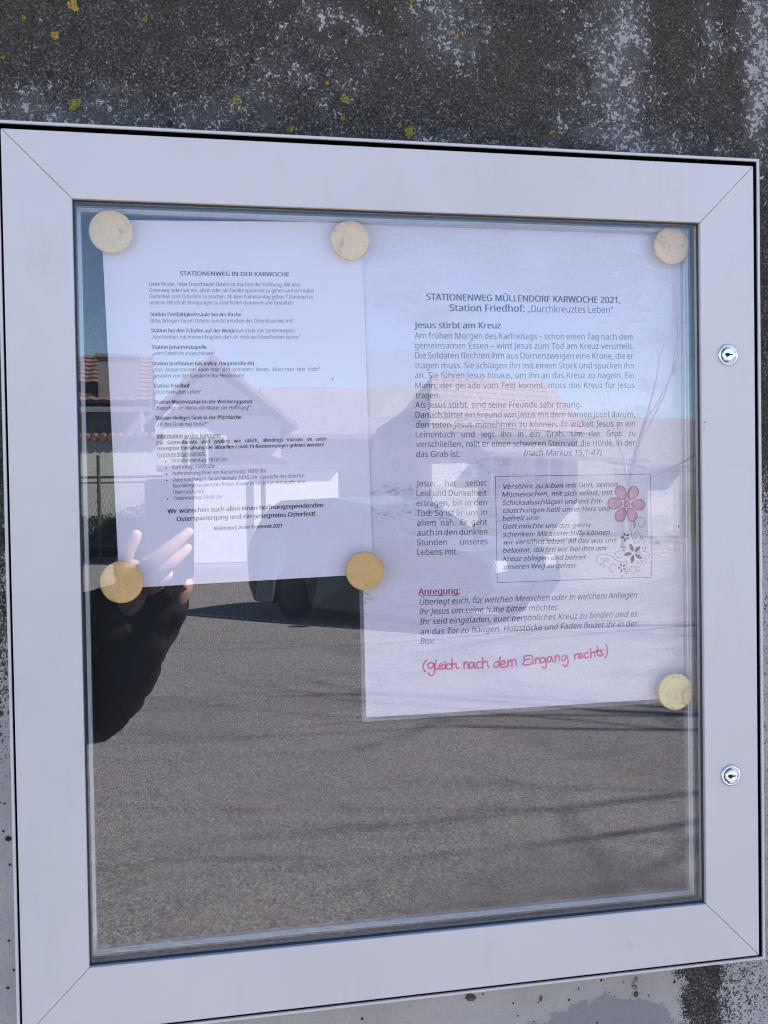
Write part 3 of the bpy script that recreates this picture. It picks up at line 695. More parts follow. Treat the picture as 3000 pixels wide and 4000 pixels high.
# fly specks on the pane and small chips on the door paint
SPECK = simple('dark_speck', (0.03, 0.025, 0.022), 0.8)
for yy_, lst in ((0.00585, [(-62.0, 162.6, 0.55), (243.5, 35.0, 0.7150000000000001), (-98.6, 217.9, 0.33), (-134.8, 217.2, 0.33), (93.1, 128.9, 0.44000000000000006), (-204.9, 54.6, 0.22000000000000003), (-84.3, -281.5, 0.385)]), (-0.00012, [(266.4, 126.1, 0.6), (265.4, 121.4, 0.42), (270.0, 137.1, 0.3), (288.4, 358.6, 0.36), (-255.0, 226.5, 0.3), (19.0, 346.0, 0.3), (-27.6, -297.6, 0.24)])):
    for (x, z, r) in lst:
        bm = bmesh.new()
        bm.faces.new([bm.verts.new((x * MM + r * MM * math.cos(t) * 0.8, yy_, Z0 + z * MM + r * MM * math.sin(t) * 1.5)) for t in [6.2832 * i / 8 for i in range(8)]])
        bm_obj('speck', bm, SPECK, case)
# locks
CHROME = Mat('chrome', 0.12, (0.80, 0.80, 0.82), metal=1.0)
CHROME.rough(CHROME.math('ADD', 0.10, CHROME.math('MULTIPLY', CHROME.noise(300, 3), 0.15)))
BLACK = simple('keyhole_black', (0.006, 0.006, 0.006), 0.8)
for (lx, lz, sp) in ((0.2886, 0.1850, 0.25), (0.2881, -0.1870, 0.35)):
    bm = bmesh.new()
    cz = Z0 + lz
    add_lathe_y(bm, lx, cz, [(0.0092, -0.0002), (0.0094, -0.0008), (0.0088, -0.0016), (0.0076, -0.0019), (0.0071, -0.0012), (0.0070, -0.0009), (0.0, -0.0009)], 48)
    ring = bm_obj('lock', bm, CHROME.m, case, smooth=True)
    bm = bmesh.new()
    add_lathe_y(bm, lx - 0.0006, cz, [(0.0056, -0.0010), (0.0056, -0.0027), (0.0051, -0.0031), (0.0, -0.0031)], 40)
    core = bm_obj('lock_core', bm, CHROME.m, ring, smooth=False)
    bm = bmesh.new()
    pts = []
    for i in range(20):
        t = 2 * math.pi * i / 20
        pts.append((lx - 0.0018 + 0.0021 * math.cos(t), cz + 0.0017 * math.sin(t) * (1 + 0.2 * math.sin(3 * t))))
    add_prism(bm, pts, -0.0032, -0.0035, lambda u, v, w: (u, w, v))
    add_box(bm, lx - 0.0010, lx + 0.0030, -0.0036, -0.00321, cz - 0.0005, cz + 0.0005)
    bm_obj('keyhole', bm, BLACK, ring)

# ------------------------------------------------------------------ the two sheets
def paper_mat(name, col):
    m = Mat(name, 0.7, col, spec=0.3)
    m.color(m.ramp(m.noise(14, 3), [(0.3, tuple(c * 0.97 for c in col)), (0.7, col)]))
    m.bump(m.noise(9, 3), 0.25, 0.003)
    return m.m
PAPER = paper_mat('copy_paper', (0.87, 0.79, 0.85))
PAPER2 = paper_mat('poster_paper', (0.91, 0.82, 0.88))
INK = simple('toner_black', (0.012, 0.011, 0.016), 0.7, spec=0.2)
REDINK = simple('crimson_print', (0.42, 0.012, 0.07), 0.6)
FELT = simple('red_felt_pen', (0.88, 0.004, 0.20), 0.6, var=0.25, scale=300)

def sheet(name, corners, y, thick, mat, parent, wave=0.0, radius=0.0, nx=24, nz=34):
    TL, TR, BR, BL = [Vector((a * MM, 0, Z0 + b * MM)) for a, b in corners]
    bm = bmesh.new()
    G = {}
    for i in range(nx + 1):
        for j in range(nz + 1):
            u, v = i / nx, j / nz
            p = (TL * (1 - u) + TR * u) * (1 - v) + (BL * (1 - u) + BR * u) * v
            dy = wave * (math.sin(u * 5.1 + 0.6) * math.sin(v * 6.3 + 0.4) * 0.5 + 0.5) * math.sin(math.pi * u) ** 0.5 if 0 < u < 1 else 0
            for k in (0, 1):
                G[i, j, k] = bm.verts.new((p.x, y - dy + k * thick, p.z))
    for i in range(nx):
        for j in range(nz):
            bm.faces.new((G[i, j, 0], G[i, j + 1, 0], G[i + 1, j + 1, 0], G[i + 1, j, 0]))
            bm.faces.new((G[i, j, 1], G[i + 1, j, 1], G[i + 1, j + 1, 1], G[i, j + 1, 1]))
    for i in range(nx):
        for j, s in ((0, 1), (nz, -1)):
            bm.faces.new((G[i, j, 0], G[i + 1, j, 0], G[i + 1, j, 1], G[i, j, 1]))
    for j in range(nz):
        for i in (0, nx):
            bm.faces.new((G[i, j, 0], G[i, j + 1, 0], G[i, j + 1, 1], G[i, j, 1]))
    return bm_obj(name, bm, mat, parent, smooth=False)

def grow(corners, d):
    cx = sum(c[0] for c in corners) / 4; cz = sum(c[1] for c in corners) / 4
    return [(x + (d if x > cx else -d), z + (d if z > cz else -d)) for x, z in corners]

# A3 notice, laminated
poster = empty('laminated_notice', (0.11, 0.0284, Z0 - 0.12), 'large laminated notice about the Friedhof station with a pink flower and a red handwritten line', 'notice')
PY3 = 0.0284
sheet('paper_sheet', A3_CORNERS, PY3, 0.0002, PAPER2, poster)
FILM = glass_mat('laminate_film', 0.035, rough=0.06, tint=(0.995, 0.995, 0.995))
# film wrinkles: streaks lying across the sheet
nb = FILM.N.new('ShaderNodeBump'); nb.inputs['Strength'].default_value = 1.0; nb.inputs['Distance'].default_value = 0.008
mask_ = FILM.step(FILM.noise(16, 4, 0.65, src=FILM.map(scale=(0.7, 1, 2.2), loc=(0.3, 0, 0.1))), 0.50, 0.62)
fine_ = FILM.noise(210, 3, 0.6, src=FILM.map(scale=(0.55, 1, 1.6)), dist=1.0)
hgt_ = FILM.math('MULTIPLY', fine_, mask_)
FILM.L(hgt_, nb.inputs['Height']); FILM.L(nb.outputs[0], FILM.gl.inputs['Normal'])
fleck_ = FILM.step(FILM.noise(150, 4, 0.7, src=FILM.map(scale=(0.6, 1, 2.0), loc=(2, 0, 1)), dist=1.6), 0.53, 0.60)
band_ = FILM.step(FILM.noise(11, 3, 0.6, src=FILM.map(scale=(0.8, 1, 2.6), loc=(0.9, 0, 0.35)), dist=0.3), 0.52, 0.64)
fx_, fy_, fz_ = FILM.xyz()[:3]
edge_ = FILM.step(FILM.math('ABSOLUTE', FILM.math('SUBTRACT', fx_, 0.125)), 0.03, 0.15)
low_ = FILM.math('MULTIPLY', FILM.step(fz_, Z0 + 0.17, Z0 + 0.12), FILM.step(fz_, Z0 - 0.09, Z0 - 0.06))
amt_ = FILM.math('MULTIPLY', FILM.math('MULTIPLY', fleck_, band_), FILM.math('MULTIPLY', low_, FILM.math('ADD', 0.25, FILM.math('MULTIPLY', edge_, 0.75))))
FILM.L(FILM.math('ADD', FILM.f, FILM.math('MULTIPLY', amt_, 0.30)), FILM.mx.inputs[0])
bm = bmesh.new()
LC = grow(A3_CORNERS, 3.6)
LC[1] = (A3_CORNERS[1][0] + 3.0, A3_CORNERS[1][1] + 1.6); LC[0] = (A3_CORNERS[0][0] - 3.0, A3_CORNERS[0][1] + 1.6)
pts = []
rr = 4.0
for (cx, cz), (a0) in zip([LC[0], LC[1], LC[2], LC[3]], (90, 0, -90, 180)):
    sx = 1 if cx < 100 else -1; sz = -1 if cz > 0 else 1
    for k in range(6):
        t = R(a0 + (90 - 18 * k if True else 0)) if False else None
    ox, oz = cx + sx * rr, cz + sz * rr
    start = {(1, -1): 180, (-1, -1): 90, (-1, 1): 0, (1, 1): -90}[(sx, sz)]
    for k in range(6):
        t = R(start - 18 * k)
        pts.append(((ox + rr * math.cos(t)) * MM, Z0 + (oz + rr * math.sin(t)) * MM))
add_prism(bm, pts, PY3 - 0.0008, PY3 - 0.0004, lambda u, v, w: (u, w, v))
bm_obj('laminate_film', bm, FILM.m, poster)
# milky sealed border of the film round the paper
EDGE = Mat('sealed_film_edge', 0.3, (0.30, 0.30, 0.31), spec=0.6)
EDGE.b.inputs['Alpha'].default_value = 0.55
LCe = [(p[0] / MM, (p[1] - Z0) / MM) for p in pts]
bm = bmesh.new()
rim = [(LC[0], LC[1], A3_CORNERS[1], A3_CORNERS[0]), (LC[3], LC[2], A3_CORNERS[2], A3_CORNERS[3]), (LC[0], LC[3], A3_CORNERS[3], A3_CORNERS[0]), (LC[1], LC[2], A3_CORNERS[2], A3_CORNERS[1])]
def inset(p, q, d=1.2):
    return p
for quad in rim:
    vs = [bm.verts.new((a * MM, PY3 + 0.0001, Z0 + b * MM)) for a, b in quad]
    bm.faces.new(vs)
for quad in rim:
    pass
bm_obj('sealed_border', bm, EDGE.m, poster)

sheet1 = empty('paper_notice', (-0.135, 0.0262, Z0), 'white A4 sheet of small print headed Stationenweg in der Karwoche, left of the large notice', 'notice')
PY4 = 0.0268
sheet('paper_sheet', A4_CORNERS, PY4, 0.0002, PAPER, sheet1)

# ---- printed text
import os
def font(fn):
    try:
        p = os.path.join(bpy.utils.resource_path('LOCAL'), 'datafiles', 'fonts', fn)
        if os.path.exists(p): return bpy.data.fonts.load(p)
    except Exception: pass
    return None
F_TAHOMA = font('NotoSansHebrew-Regular.woff2')
def cap_ratio(f):
    cu = bpy.data.curves.new('cap', 'FONT'); cu.body = 'H'; cu.size = 1
    if f: cu.font = f
    o = bpy.data.objects.new('cap', cu); C.objects.link(o); bpy.context.view_layer.update()
    h = o.evaluated_get(bpy.context.evaluated_depsgraph_get()).dimensions.y
    bpy.data.objects.remove(o); bpy.data.curves.remove(cu)
    return h if h > 0.2 else 0.7
CAP = {None: cap_ratio(None)}
if F_TAHOMA: CAP[F_TAHOMA] = cap_ratio(F_TAHOMA)
pass
jobs = []
def text_job(name, line, y, parent, fnt, asp, bold):
    st, sz, t, x0, z0, x1, z1, col = line
    cu = bpy.data.curves.new(name, 'FONT')
    cu.body = t
    if fnt: cu.font = fnt
    cu.size = sz * (0.77 if parent is sheet1 else 0.74) / CAP[fnt]
    cu.resolution_u = 3
    o = bpy.data.objects.new(name, cu)
    C.objects.link(o)
    jobs.append([o, line, y, parent, asp])
for l in LEFT_LINES: text_job('text_line', l, PY4 - 0.00012, sheet1, F_TAHOMA, 0.92, 0.022)
for l in RIGHT_LINES: text_job('text_line', l, PY3 - 0.00012, poster, F_TAHOMA, 0.92, 0.028)
bpy.context.view_layer.update()
dg = bpy.context.evaluated_depsgraph_get()
w1 = [j[0].evaluated_get(dg).dimensions.x * MM for j in jobs]
for j in jobs:
    if 'j' in j[1][0]: j[0].data.space_word = 2.0
bpy.context.view_layer.update()
dg = bpy.context.evaluated_depsgraph_get()
w2 = [j[0].evaluated_get(dg).dimensions.x * MM for j in jobs]
# the average horizontal scale that non-justified lines need
def scales(first):
    r_ = []
    for j, w in zip(jobs, w1):
        if (j[3] is first) and 'j' not in j[1][0] and 'c' not in j[1][0] and 'b' not in j[1][0] and len(j[1][2]) > 20:
            r_.append(math.hypot(j[1][5] - j[1][3], j[1][6] - j[1][4]) * MM / w)
    return sum(r_) / len(r_)
SCL = {sheet1: scales(sheet1), poster: scales(poster)}
for j, a, b in zip(jobs, w1, w2):
    if 'j' in j[1][0]:
        L_ = math.hypot(j[1][5] - j[1][3], j[1][6] - j[1][4]) * MM
        s_ = SCL[j[3]] * (1.03 if 'b' in j[1][0] else 1)
        if b - a > 1e-6:
            j[0].data.space_word = max(0.6, 1 + (L_ / s_ - a) / (b - a))
bpy.context.view_layer.update()
dg = bpy.context.evaluated_depsgraph_get()
def flat_quad(bm, a, b, wd, y):
    a = Vector(a); b = Vector(b); d = (b - a)
    if d.length < 1e-9: return
    d.normalize(); n = Vector((-d.y, d.x)) * wd / 2
    vs = [bm.verts.new((p.x, y, p.y)) for p in (a - n, b - n, b + n, a + n)]
    bm.faces.new(vs)
for o, line, y, parent, asp in jobs:
    st, sz, t, x0, z0, x1, z1, col = line
    me = bpy.data.meshes.new_from_object(o.evaluated_get(dg), depsgraph=dg)
    for v in me.vertices: v.co *= MM
    xs = [v.co.x for v in me.vertices]
    mn, mx = min(xs), max(xs)
    L_ = math.hypot(x1 - x0, z1 - z0) * MM
    s = L_ / (mx - mn)
    ang = math.atan2(z1 - z0, x1 - x0)
    ca, sa = math.cos(ang), math.sin(ang)
    em = sz * MM
    it = 0.2 if 'i' in st else 0.0
    shifts = (0, 0.03, 0.06) if 'b' in st else ((0, 0.02) if 'c' in st else (0,))
    base = [tuple(v.co) for v in me.vertices]
    polys = [tuple(p.vertices) for p in me.polygons]
    vs_, fs_ = [], []
    for k, sh in enumerate(shifts):
        o_ = len(vs_)
        for (vx, vy, _) in base:
            u = (vx - mn) * s + sh * em + it * vy - shifts[-1] * em * 0.5; w = vy + (0.008 * em if k % 2 else 0)
            vs_.append((x0 * MM + u * ca - w * sa, y - 0.000004 * k, Z0 + z0 * MM + u * sa + w * ca))
        fs_ += [tuple(i + o_ for i in p) for p in polys]
    me = bpy.data.meshes.new('text_line'); me.from_pydata(vs_, [], fs_)
    if 'u' in st:
        bm = bmesh.new(); bm.from_mesh(me)
        k = 0.13 * sz * MM
        flat_quad(bm, (x0 * MM, Z0 + z0 * MM - k), (x1 * MM, Z0 + z1 * MM - k), 0.075 * sz * MM, y - 0.00001)
        bm.to_mesh(me); bm.free()
    cu = o.data
    bpy.data.objects.remove(o); bpy.data.curves.remove(cu)
    me.materials.clear()
    link('text_line', me, REDINK if col == 'r' else INK, parent)
# bullets
for (x, z) in BULLETS:
    bm = bmesh.new()
    n = 10
    bm.faces.new([bm.verts.new((x * MM + 0.00062 * math.cos(6.2832 * i / n), PY4 - 0.00012, Z0 + z * MM + 0.00062 * math.sin(6.2832 * i / n))) for i in range(n)])
    bm_obj('bullet_point', bm, INK, sheet1)
# box rule, ornament and handwriting: flat strokes on the paper
def smooth_pts(pts, n=6):
    if len(pts) < 3: return pts
    out = []
    for i in range(len(pts) - 1):
        p0 = Vector(pts[max(i - 1, 0)]); p1 = Vector(pts[i]); p2 = Vector(pts[i + 1]); p3 = Vector(pts[min(i + 2, len(pts) - 1)])
        for k in range(n):
            t = k / n
            out.append(tuple(0.5 * ((2 * p1) + (p2 - p0) * t + (2 * p0 - 5 * p1 + 4 * p2 - p3) * t * t + (3 * p1 - p0 - 3 * p2 + p3) * t ** 3)))
    out.append(tuple(pts[-1]))
    return out
def stroke(bm, pts, wd, y, closed=False, wob=0):
    P = [Vector((a * MM, Z0 + b * MM)) for a, b in pts]
    n = len(P)
    L_, R_ = [], []
    for i, p in enumerate(P):
        a = P[(i - 1) % n] if closed or i else P[0]
        b = P[(i + 1) % n] if closed or i < n - 1 else P[-1]
        d = (b - a)
        d = d.normalized() if d.length > 1e-9 else Vector((1, 0))
        w = wd * (1 + wob * math.sin(i * 1.7)) / 2
        nn = Vector((-d.y, d.x)) * w
        L_.append(bm.verts.new((p.x + nn.x, y, p.y + nn.y))); R_.append(bm.verts.new((p.x - nn.x, y, p.y - nn.y)))
    for i in range(n if closed else n - 1):
        k = (i + 1) % n
        bm.faces.new((L_[i], R_[i], R_[k], L_[k]))
    if not closed:
        for p in (P[0], P[-1]):
            bm.faces.new([bm.verts.new((p.x + wd / 2 * math.cos(6.2832 * i / 8), y - 0.00001, p.y + wd / 2 * math.sin(6.2832 * i / 8))) for i in range(8)])
yy = PY3 - 0.00012
bm = bmesh.new()
for i in range(4): stroke(bm, [BOX_FRAME[i], BOX_FRAME[(i + 1) % 4]], 0.0004, yy)
bm_obj('text_box_frame', bm, INK, poster)
for s in ORNAMENT:
    bm = bmesh.new(); stroke(bm, smooth_pts(s), 0.00036, yy - 0.00001); bm_obj('scroll_line', bm, INK, poster)
for p in ORNAMENT_PETALS:
    bm = bmesh.new(); bm.faces.new([bm.verts.new((a * MM, yy - 0.00002, Z0 + b * MM)) for a, b in p]); bm_obj('printed_petal', bm, INK, poster)
for (x, z, r) in ORNAMENT_DOTS:
    bm = bmesh.new(); bm.faces.new([bm.verts.new((x * MM + r * MM * math.cos(.6283 * i), yy - 0.00003, Z0 + z * MM + r * MM * math.sin(.6283 * i))) for i in range(10)]); bm_obj('printed_dot', bm, INK, poster)
for s in HANDWRITING:
    bm = bmesh.new(); stroke(bm, smooth_pts(s), 0.00145, yy - 0.00002, wob=0.12); bm_obj('pen_stroke', bm, FELT, poster)
# pink glossy flower under the film
PK = Mat('pink_petal', 0.3, (0.50, 0.20, 0.30), spec=0.6)
PK.color(PK.ramp(PK.noise(260, 3, 0.6), [(0.3, (0.62, 0.24, 0.34)), (0.55, (0.74, 0.36, 0.47)), (0.75, (0.85, 0.55, 0.65))]))
PKE = simple('petal_outline', (0.36, 0.13, 0.22), 0.5)
flower = None
fcx, fcz = FLOWER_CENTRE
for (px_, pz_) in FLOWER_PETALS + [None] if False else FLOWER_PETALS:
    d = Vector((px_ - fcx, pz_ - fcz)); ang = math.atan2(d.y, d.x); ln = d.length
    for (k, mat_, off) in ((1.0, PKE, 0.0), (0.90, PK, 0.00003)):
        bm = bmesh.new()
        rings = []
        n = 20
        for fr, hy in ((1, 0.0), (0.85, 0.00006), (0.4, 0.00009)):
            ring_ = []
            for i in range(n):
                t = 6.2832 * i / n
                u = ln * 0.98 + (ln * 0.62) * fr * k * math.cos(t); w = ln * 0.46 * fr * k * math.sin(t) * (1 + 0.22 * math.cos(t))
                ring_.append(bm.verts.new(((fcx + u * math.cos(ang) - w * math.sin(ang)) * MM, yy - 0.00004 - off - hy, Z0 + (fcz + u * math.sin(ang) + w * math.cos(ang)) * MM)))
            rings.append(ring_)
        for A_, B_ in zip(rings, rings[1:]):
            for i in range(n): bm.faces.new((A_[i], A_[(i + 1) % n], B_[(i + 1) % n], B_[i]))
        bm.faces.new(rings[-1])
        o = bm_obj('flower_petal' if mat_ is PK else 'petal_outline', bm, mat_, poster, smooth=False)
for (k, mat_, off) in ((3.3, PKE, 0.00016), (2.9, PK, 0.0002)):
    bm = bmesh.new()
    bm.faces.new([bm.verts.new(((fcx + k * math.cos(6.2832 * i / 20)) * MM, yy - off, Z0 + (fcz + k * math.sin(6.2832 * i / 20)) * MM)) for i in range(20)])
    bm_obj('flower_centre', bm, mat_, poster)

# ------------------------------------------------------------------ magnets
def magnet_mat(name, col, stain, seed):
    m = Mat(name, 0.42, col, spec=0.45)
    v = m.noise(70, 5, 0.65, src=m.map(loc=(seed, seed * 2, 0)), dist=1.2)
    c = m.mix(m.step(m.noise(45, 3, src=m.map(loc=(seed * 3, 1, 0))), 0.3, 0.7), tuple(k * 0.88 for k in col), col)
    c = m.mix(m.math('MULTIPLY', m.step(v, 0.54, 0.66), 0.75), c, stain)
    vein = m.step(m.math('ABSOLUTE', m.math('SUBTRACT', m.noise(55, 3, 0.6, src=m.map(loc=(seed * 5, 2, seed))), 0.5)), 0.008, 0.0)
    c = m.mix(m.math('MULTIPLY', vein, 0.5), c, (0.40, 0.26, 0.14))
    m.color(c)
    m.bump(m.math('ADD', m.noise(40, 2), m.math('MULTIPLY', m.noise(160, 4, 0.7), 0.5)), 0.25, 0.001)
    return m.m
MAG = [
    (-0.2360, 0.2799, 0.0172, (0.96, 0.68, 0.31), 'cream round magnet on the top left corner of the A4 sheet'),
    (-0.0435, 0.2791, 0.0163, (0.94, 0.64, 0.28), 'stained cream round magnet at the top where the two notices meet'),
    (0.2453, 0.2833, 0.0165, (0.90, 0.60, 0.27), 'tan cracked round magnet on the top right corner of the large notice'),
    (-0.2336, 0.0009, 0.0170, (0.92, 0.58, 0.20), 'yellow round magnet on the bottom left corner of the A4 sheet'),
    (-0.0354, 0.0035, 0.0163, (0.90, 0.53, 0.17), 'amber round magnet on the bottom right corner of the A4 sheet'),
    (0.2451, -0.1135, 0.0165, (0.95, 0.76, 0.34), 'pale yellow round magnet on the bottom right corner of the large notice'),
]
for i, (x, z, r, col, lab) in enumerate(MAG):
    bm = bmesh.new()
    r = r * 1.0
    y0, y1 = 0.0262 if i != 2 and i != 5 else 0.0274, 0.0166
    if i in (0, 3): y0 = 0.0266
    add_lathe_y(bm, x, Z0 + z, [(0, y0), (r * 0.68, y0), (r * 0.68, 0.0209), (r * 0.95, 0.0209), (r * 0.99, 0.0204), (r * 0.995, y1 + 0.0008), (r * 0.975, y1 + 0.0002), (r * 0.95, y1), (r * 0.6, y1 + 0.0002), (0, y1 + 0.0003)], 64)
    o = bm_obj('round_magnet', bm, magnet_mat('magnet_plastic_%s' % 'abcdef'[i], col, (0.55, 0.33, 0.15), i + 1), None, smooth=True)
    for p in o.data.polygons:
        p.use_smooth = True
    tag(o, lab, 'magnet', 'round magnets holding the notices')

# ------------------------------------------------------------------ the street behind the camera, seen only mirrored in the glass
WHITEWALL = simple('white_render', (0.52, 0.51, 0.50), 0.9, var=0.06, scale=1.5, bump=0.2, bscale=30)
CREAMWALL = simple('pale_green_render', (0.52, 0.54, 0.47), 0.9, var=0.08, scale=1.2)
GREYWALL = simple('shade_grey_render', (0.20, 0.20, 0.215), 0.9, var=0.1)  # the house wall's shade is in this blue-grey; also the grey fascia
TILE = simple('red_roof_tile', (0.19, 0.11, 0.09), 0.8, var=0.2, scale=6)
DTILE = simple('dark_roof_tile', (0.20, 0.185, 0.185), 0.8, var=0.3, scale=6)
WOODD = simple('dark_brown_timber', (0.07, 0.05, 0.04), 0.7)
CONC = simple('old_concrete', (0.19, 0.18, 0.175), 0.9)
WINGL = Mat('house_window_glass', 0.08, (0.03, 0.035, 0.045), spec=0.8).m
METALD = simple('green_grey_steel', (0.06, 0.08, 0.065), 0.5)

def roof_slab(name, pts3, thick, mat, parent):
    """pts3: four corners of the upper face"""
    bm = bmesh.new()
    a = [bm.verts.new(p) for p in pts3]
    b = [bm.verts.new((p[0], p[1], p[2] - thick)) for p in pts3]
    bm.faces.new(a); bm.faces.new(b[::-1])
    for i in range(4): bm.faces.new((a[i], b[i], b[(i + 1) % 4], a[(i + 1) % 4]))
    return bm_obj(name, bm, mat, parent)
def tile_rows(parent, p00, p10, p01, p11, nu, nv, mat, name='tile_course', relief=1.0):
    """courses of roof tiles between eave (p00-p10) and ridge (p01-p11), each course one part with raised rolls"""
    P = lambda u, v: (Vector(p00) * (1 - u) + Vector(p10) * u) * (1 - v) + (Vector(p01) * (1 - u) + Vector(p11) * u) * v
    nrm = (Vector(p10) - Vector(p00)).cross(Vector(p01) - Vector(p00)).normalized()
    if nrm.z < 0: nrm = -nrm
    for j in range(nv):
        bm = bmesh.new()
        ra, rb = [], []
        for i in range(nu * 4 + 1):
            u = i / (nu * 4)
            roll = 0.03 * relief * (0.5 + 0.5 * math.cos(i * math.pi / 2))
            ra.append(bm.verts.new(P(u, j / nv) + nrm * (0.012 + 0.038 * relief + roll)))
            rb.append(bm.verts.new(P(u, (j + 1) / nv) + nrm * (0.012 + roll)))
        rc = [bm.verts.new(v.co - nrm * 0.03) for v in ra]
        for i in range(nu * 4):
            bm.faces.new((ra[i], ra[i + 1], rb[i + 1], rb[i])); bm.faces.new((rc[i], rc[i + 1], ra[i + 1], ra[i]))
        bm_obj(name, bm, mat, parent)
def window(parent, x, y, z, w, h, facing=1, shutter=False):
    """window in a wall that faces +y at plane y"""
    f = bmesh.new()
    t = 0.06
    for (a, b, c, d) in ((x, x + w, z, z + t), (x, x + w, z + h - t, z + h), (x, x + t, z + t, z + h - t), (x + w - t, x + w, z + t, z + h - t), (x + w / 2 - t / 2, x + w / 2 + t / 2, z + t, z + h - t)):
        add_box(f, a, b, y + 0.002, y + 0.07, c, d)
    fr = bm_obj('window', f, simple('window_frame_white', (0.7, 0.7, 0.68), 0.5) if 'window_frame_white' not in bpy.data.materials else bpy.data.materials['window_frame_white'], parent)
    box('pane', x + t, x + w - t, y + 0.01, y + 0.03, z + t, z + h - t, WINGL, fr)
    box('sill', x - 0.05, x + w + 0.05, y + 0.003, y + 0.14, z - 0.05, z - 0.003, CONC, fr)

# red-roofed house on the left of the reflection
h1 = empty('red_roof_house', (-4.5, -28.5, 0), 'low house with red tiled roof and broad grey chimney mirrored at the glass edge', 'house')
box('wall', -10, -1.0, -32, -26.6, 0, 3.72, GREYWALL, h1)
roof_slab('roof', [(-10.4, -26.1, 3.80), (-0.7, -26.1, 3.80), (-0.7, -29.3, 5.35), (-10.4, -29.3, 5.35)], 0.12, TILE, h1)
roof_slab('roof', [(-10.4, -32.4, 3.80), (-0.7, -32.4, 3.80), (-0.7, -29.3, 5.35), (-10.4, -29.3, 5.35)], 0.12, TILE, h1)
tile_rows(h1, (-10.4, -26.1, 3.80), (-0.7, -26.1, 3.80), (-10.4, -29.3, 5.35), (-0.7, -29.3, 5.35), 32, 11, TILE)
box('fascia', -10.4, -0.7, -26.16, -26.1, 3.55, 3.79, GREYWALL, h1)
ch = box('chimney', -2.02, -1.05, -26.9, -26.3, 3.9, 4.95, CONC, h1)
box('chimney_cap', -2.08, -0.99, -26.96, -26.24, 4.951, 5.03, CONC, ch)
window(h1, -5.2, -26.6, 1.4, 1.2, 1.3)
window(h1, -8.4, -26.6, 1.4, 1.2, 1.3)
# its pale boundary wall with a tile coping, in front
bw = empty('boundary_wall', (-5, -25.5, 0), 'pale green rendered boundary wall with wavy tile coping in front of the red-roofed house', 'wall')
box('wall_body', -12, -0.55, -25.9, -25.65, 0, 2.84, CREAMWALL, bw)
bm = bmesh.new()
k = 0
x = -12
while x < -0.55:
    add_tube(bm, [(x + 0.1, -25.5, 2.86), (x + 0.1, -26.05, 2.94)], 0.09, 8); x += 0.2
bm_obj('coping_tiles', bm, TILE, bw)
bw.children[-1]['kind'] = 'stuff'
# hedge bank below it
def leafy(name, x0, x1, y0, y1, z0, z1, n, mat, size=0.07, seed=1, parent=None):
    random.seed(seed)
    bm = bmesh.new()
    for i in range(n):
        p = Vector((random.uniform(x0, x1), random.uniform(y0, y1), z0 + (z1 - z0) * random.random() ** 0.7))
        p.z *= 0.88 + 0.12 * math.sin(p.x * 2.1 + seed) if p.z > (z0 + z1) / 2 else 1
        q = Quaternion((random.random(), random.random(), random.random(), random.random() + .01)).normalized()
        s = size * random.uniform(0.6, 1.4)
        vs = [bm.verts.new(p + q @ Vector(c) * s) for c in ((-1, 0, 0), (0, -0.5, 0), (1, 0, 0), (0, 0.5, 0))]
        bm.faces.new(vs)
    return bm_obj(name, bm, mat, parent)
HEDGE = simple('hedge_leaves', (0.045, 0.06, 0.03), 0.8, var=0.5, scale=5)
hd = empty('hedge', (-5, -24.5, 0), 'dark clipped hedge at the foot of the pale boundary wall', 'hedge')
box('hedge_core', -11.9, -0.9, -25.1, -24.4, 0, 0.9, simple('hedge_core_dark', (0.02, 0.025, 0.015), 1.0), hd)
f = leafy('foliage', -12, -0.8, -25.3, -24.2, 0.02, 1.25, 9000, HEDGE, 0.06, 3, hd); f['kind'] = 'stuff'
# steel gate with posts and braces
gt = empty('wire_gate', (-2.0, -22.5, 0), 'dark steel field gate with upright post, double top bar and diagonal braces', 'gate')
def bar(name, p, q, r, mat, parent):
    bm = bmesh.new(); add_tube(bm, [p, q], r, 8); return bm_obj(name, bm, mat, parent)
gy = -22.5
bar('post', (-1.80, gy, 0), (-1.80, gy, 2.34), 0.04, METALD, gt)
bar('post', (-3.6, gy, 0), (-3.6, gy, 2.0), 0.04, METALD, gt)
bar('post', (0.0, gy, 0), (0.0, gy, 1.9), 0.04, METALD, gt)
bar('top_bar', (-3.6, gy, 1.86), (0.0, gy, 1.86), 0.03, METALD, gt)
bar('top_bar', (-3.6, gy, 1.74), (0.0, gy, 1.74), 0.02, METALD, gt)
bar('bottom_bar', (-3.6, gy, 0.35), (0.0, gy, 0.35), 0.025, METALD, gt)
for a, b in (((-3.6, 1.7), (-1.85, 0.35)), ((0.0, 1.7), (-1.75, 0.35))):
    bar('brace', (a[0], gy, a[1]), (b[0], gy, b[1]), 0.02, METALD, gt)
bm = bmesh.new()
x = -3.55
while x < 0:
    add_tube(bm, [(x, gy, 0.36), (x + 0.6, gy, 1.72)], 0.004, 3, False); add_tube(bm, [(x + 0.6, gy + 0.01, 0.36), (x, gy + 0.01, 1.72)], 0.004, 3, False); x += 0.09
w_ = bm_obj('wire_mesh', bm, METALD, gt); w_['kind'] = 'stuff'

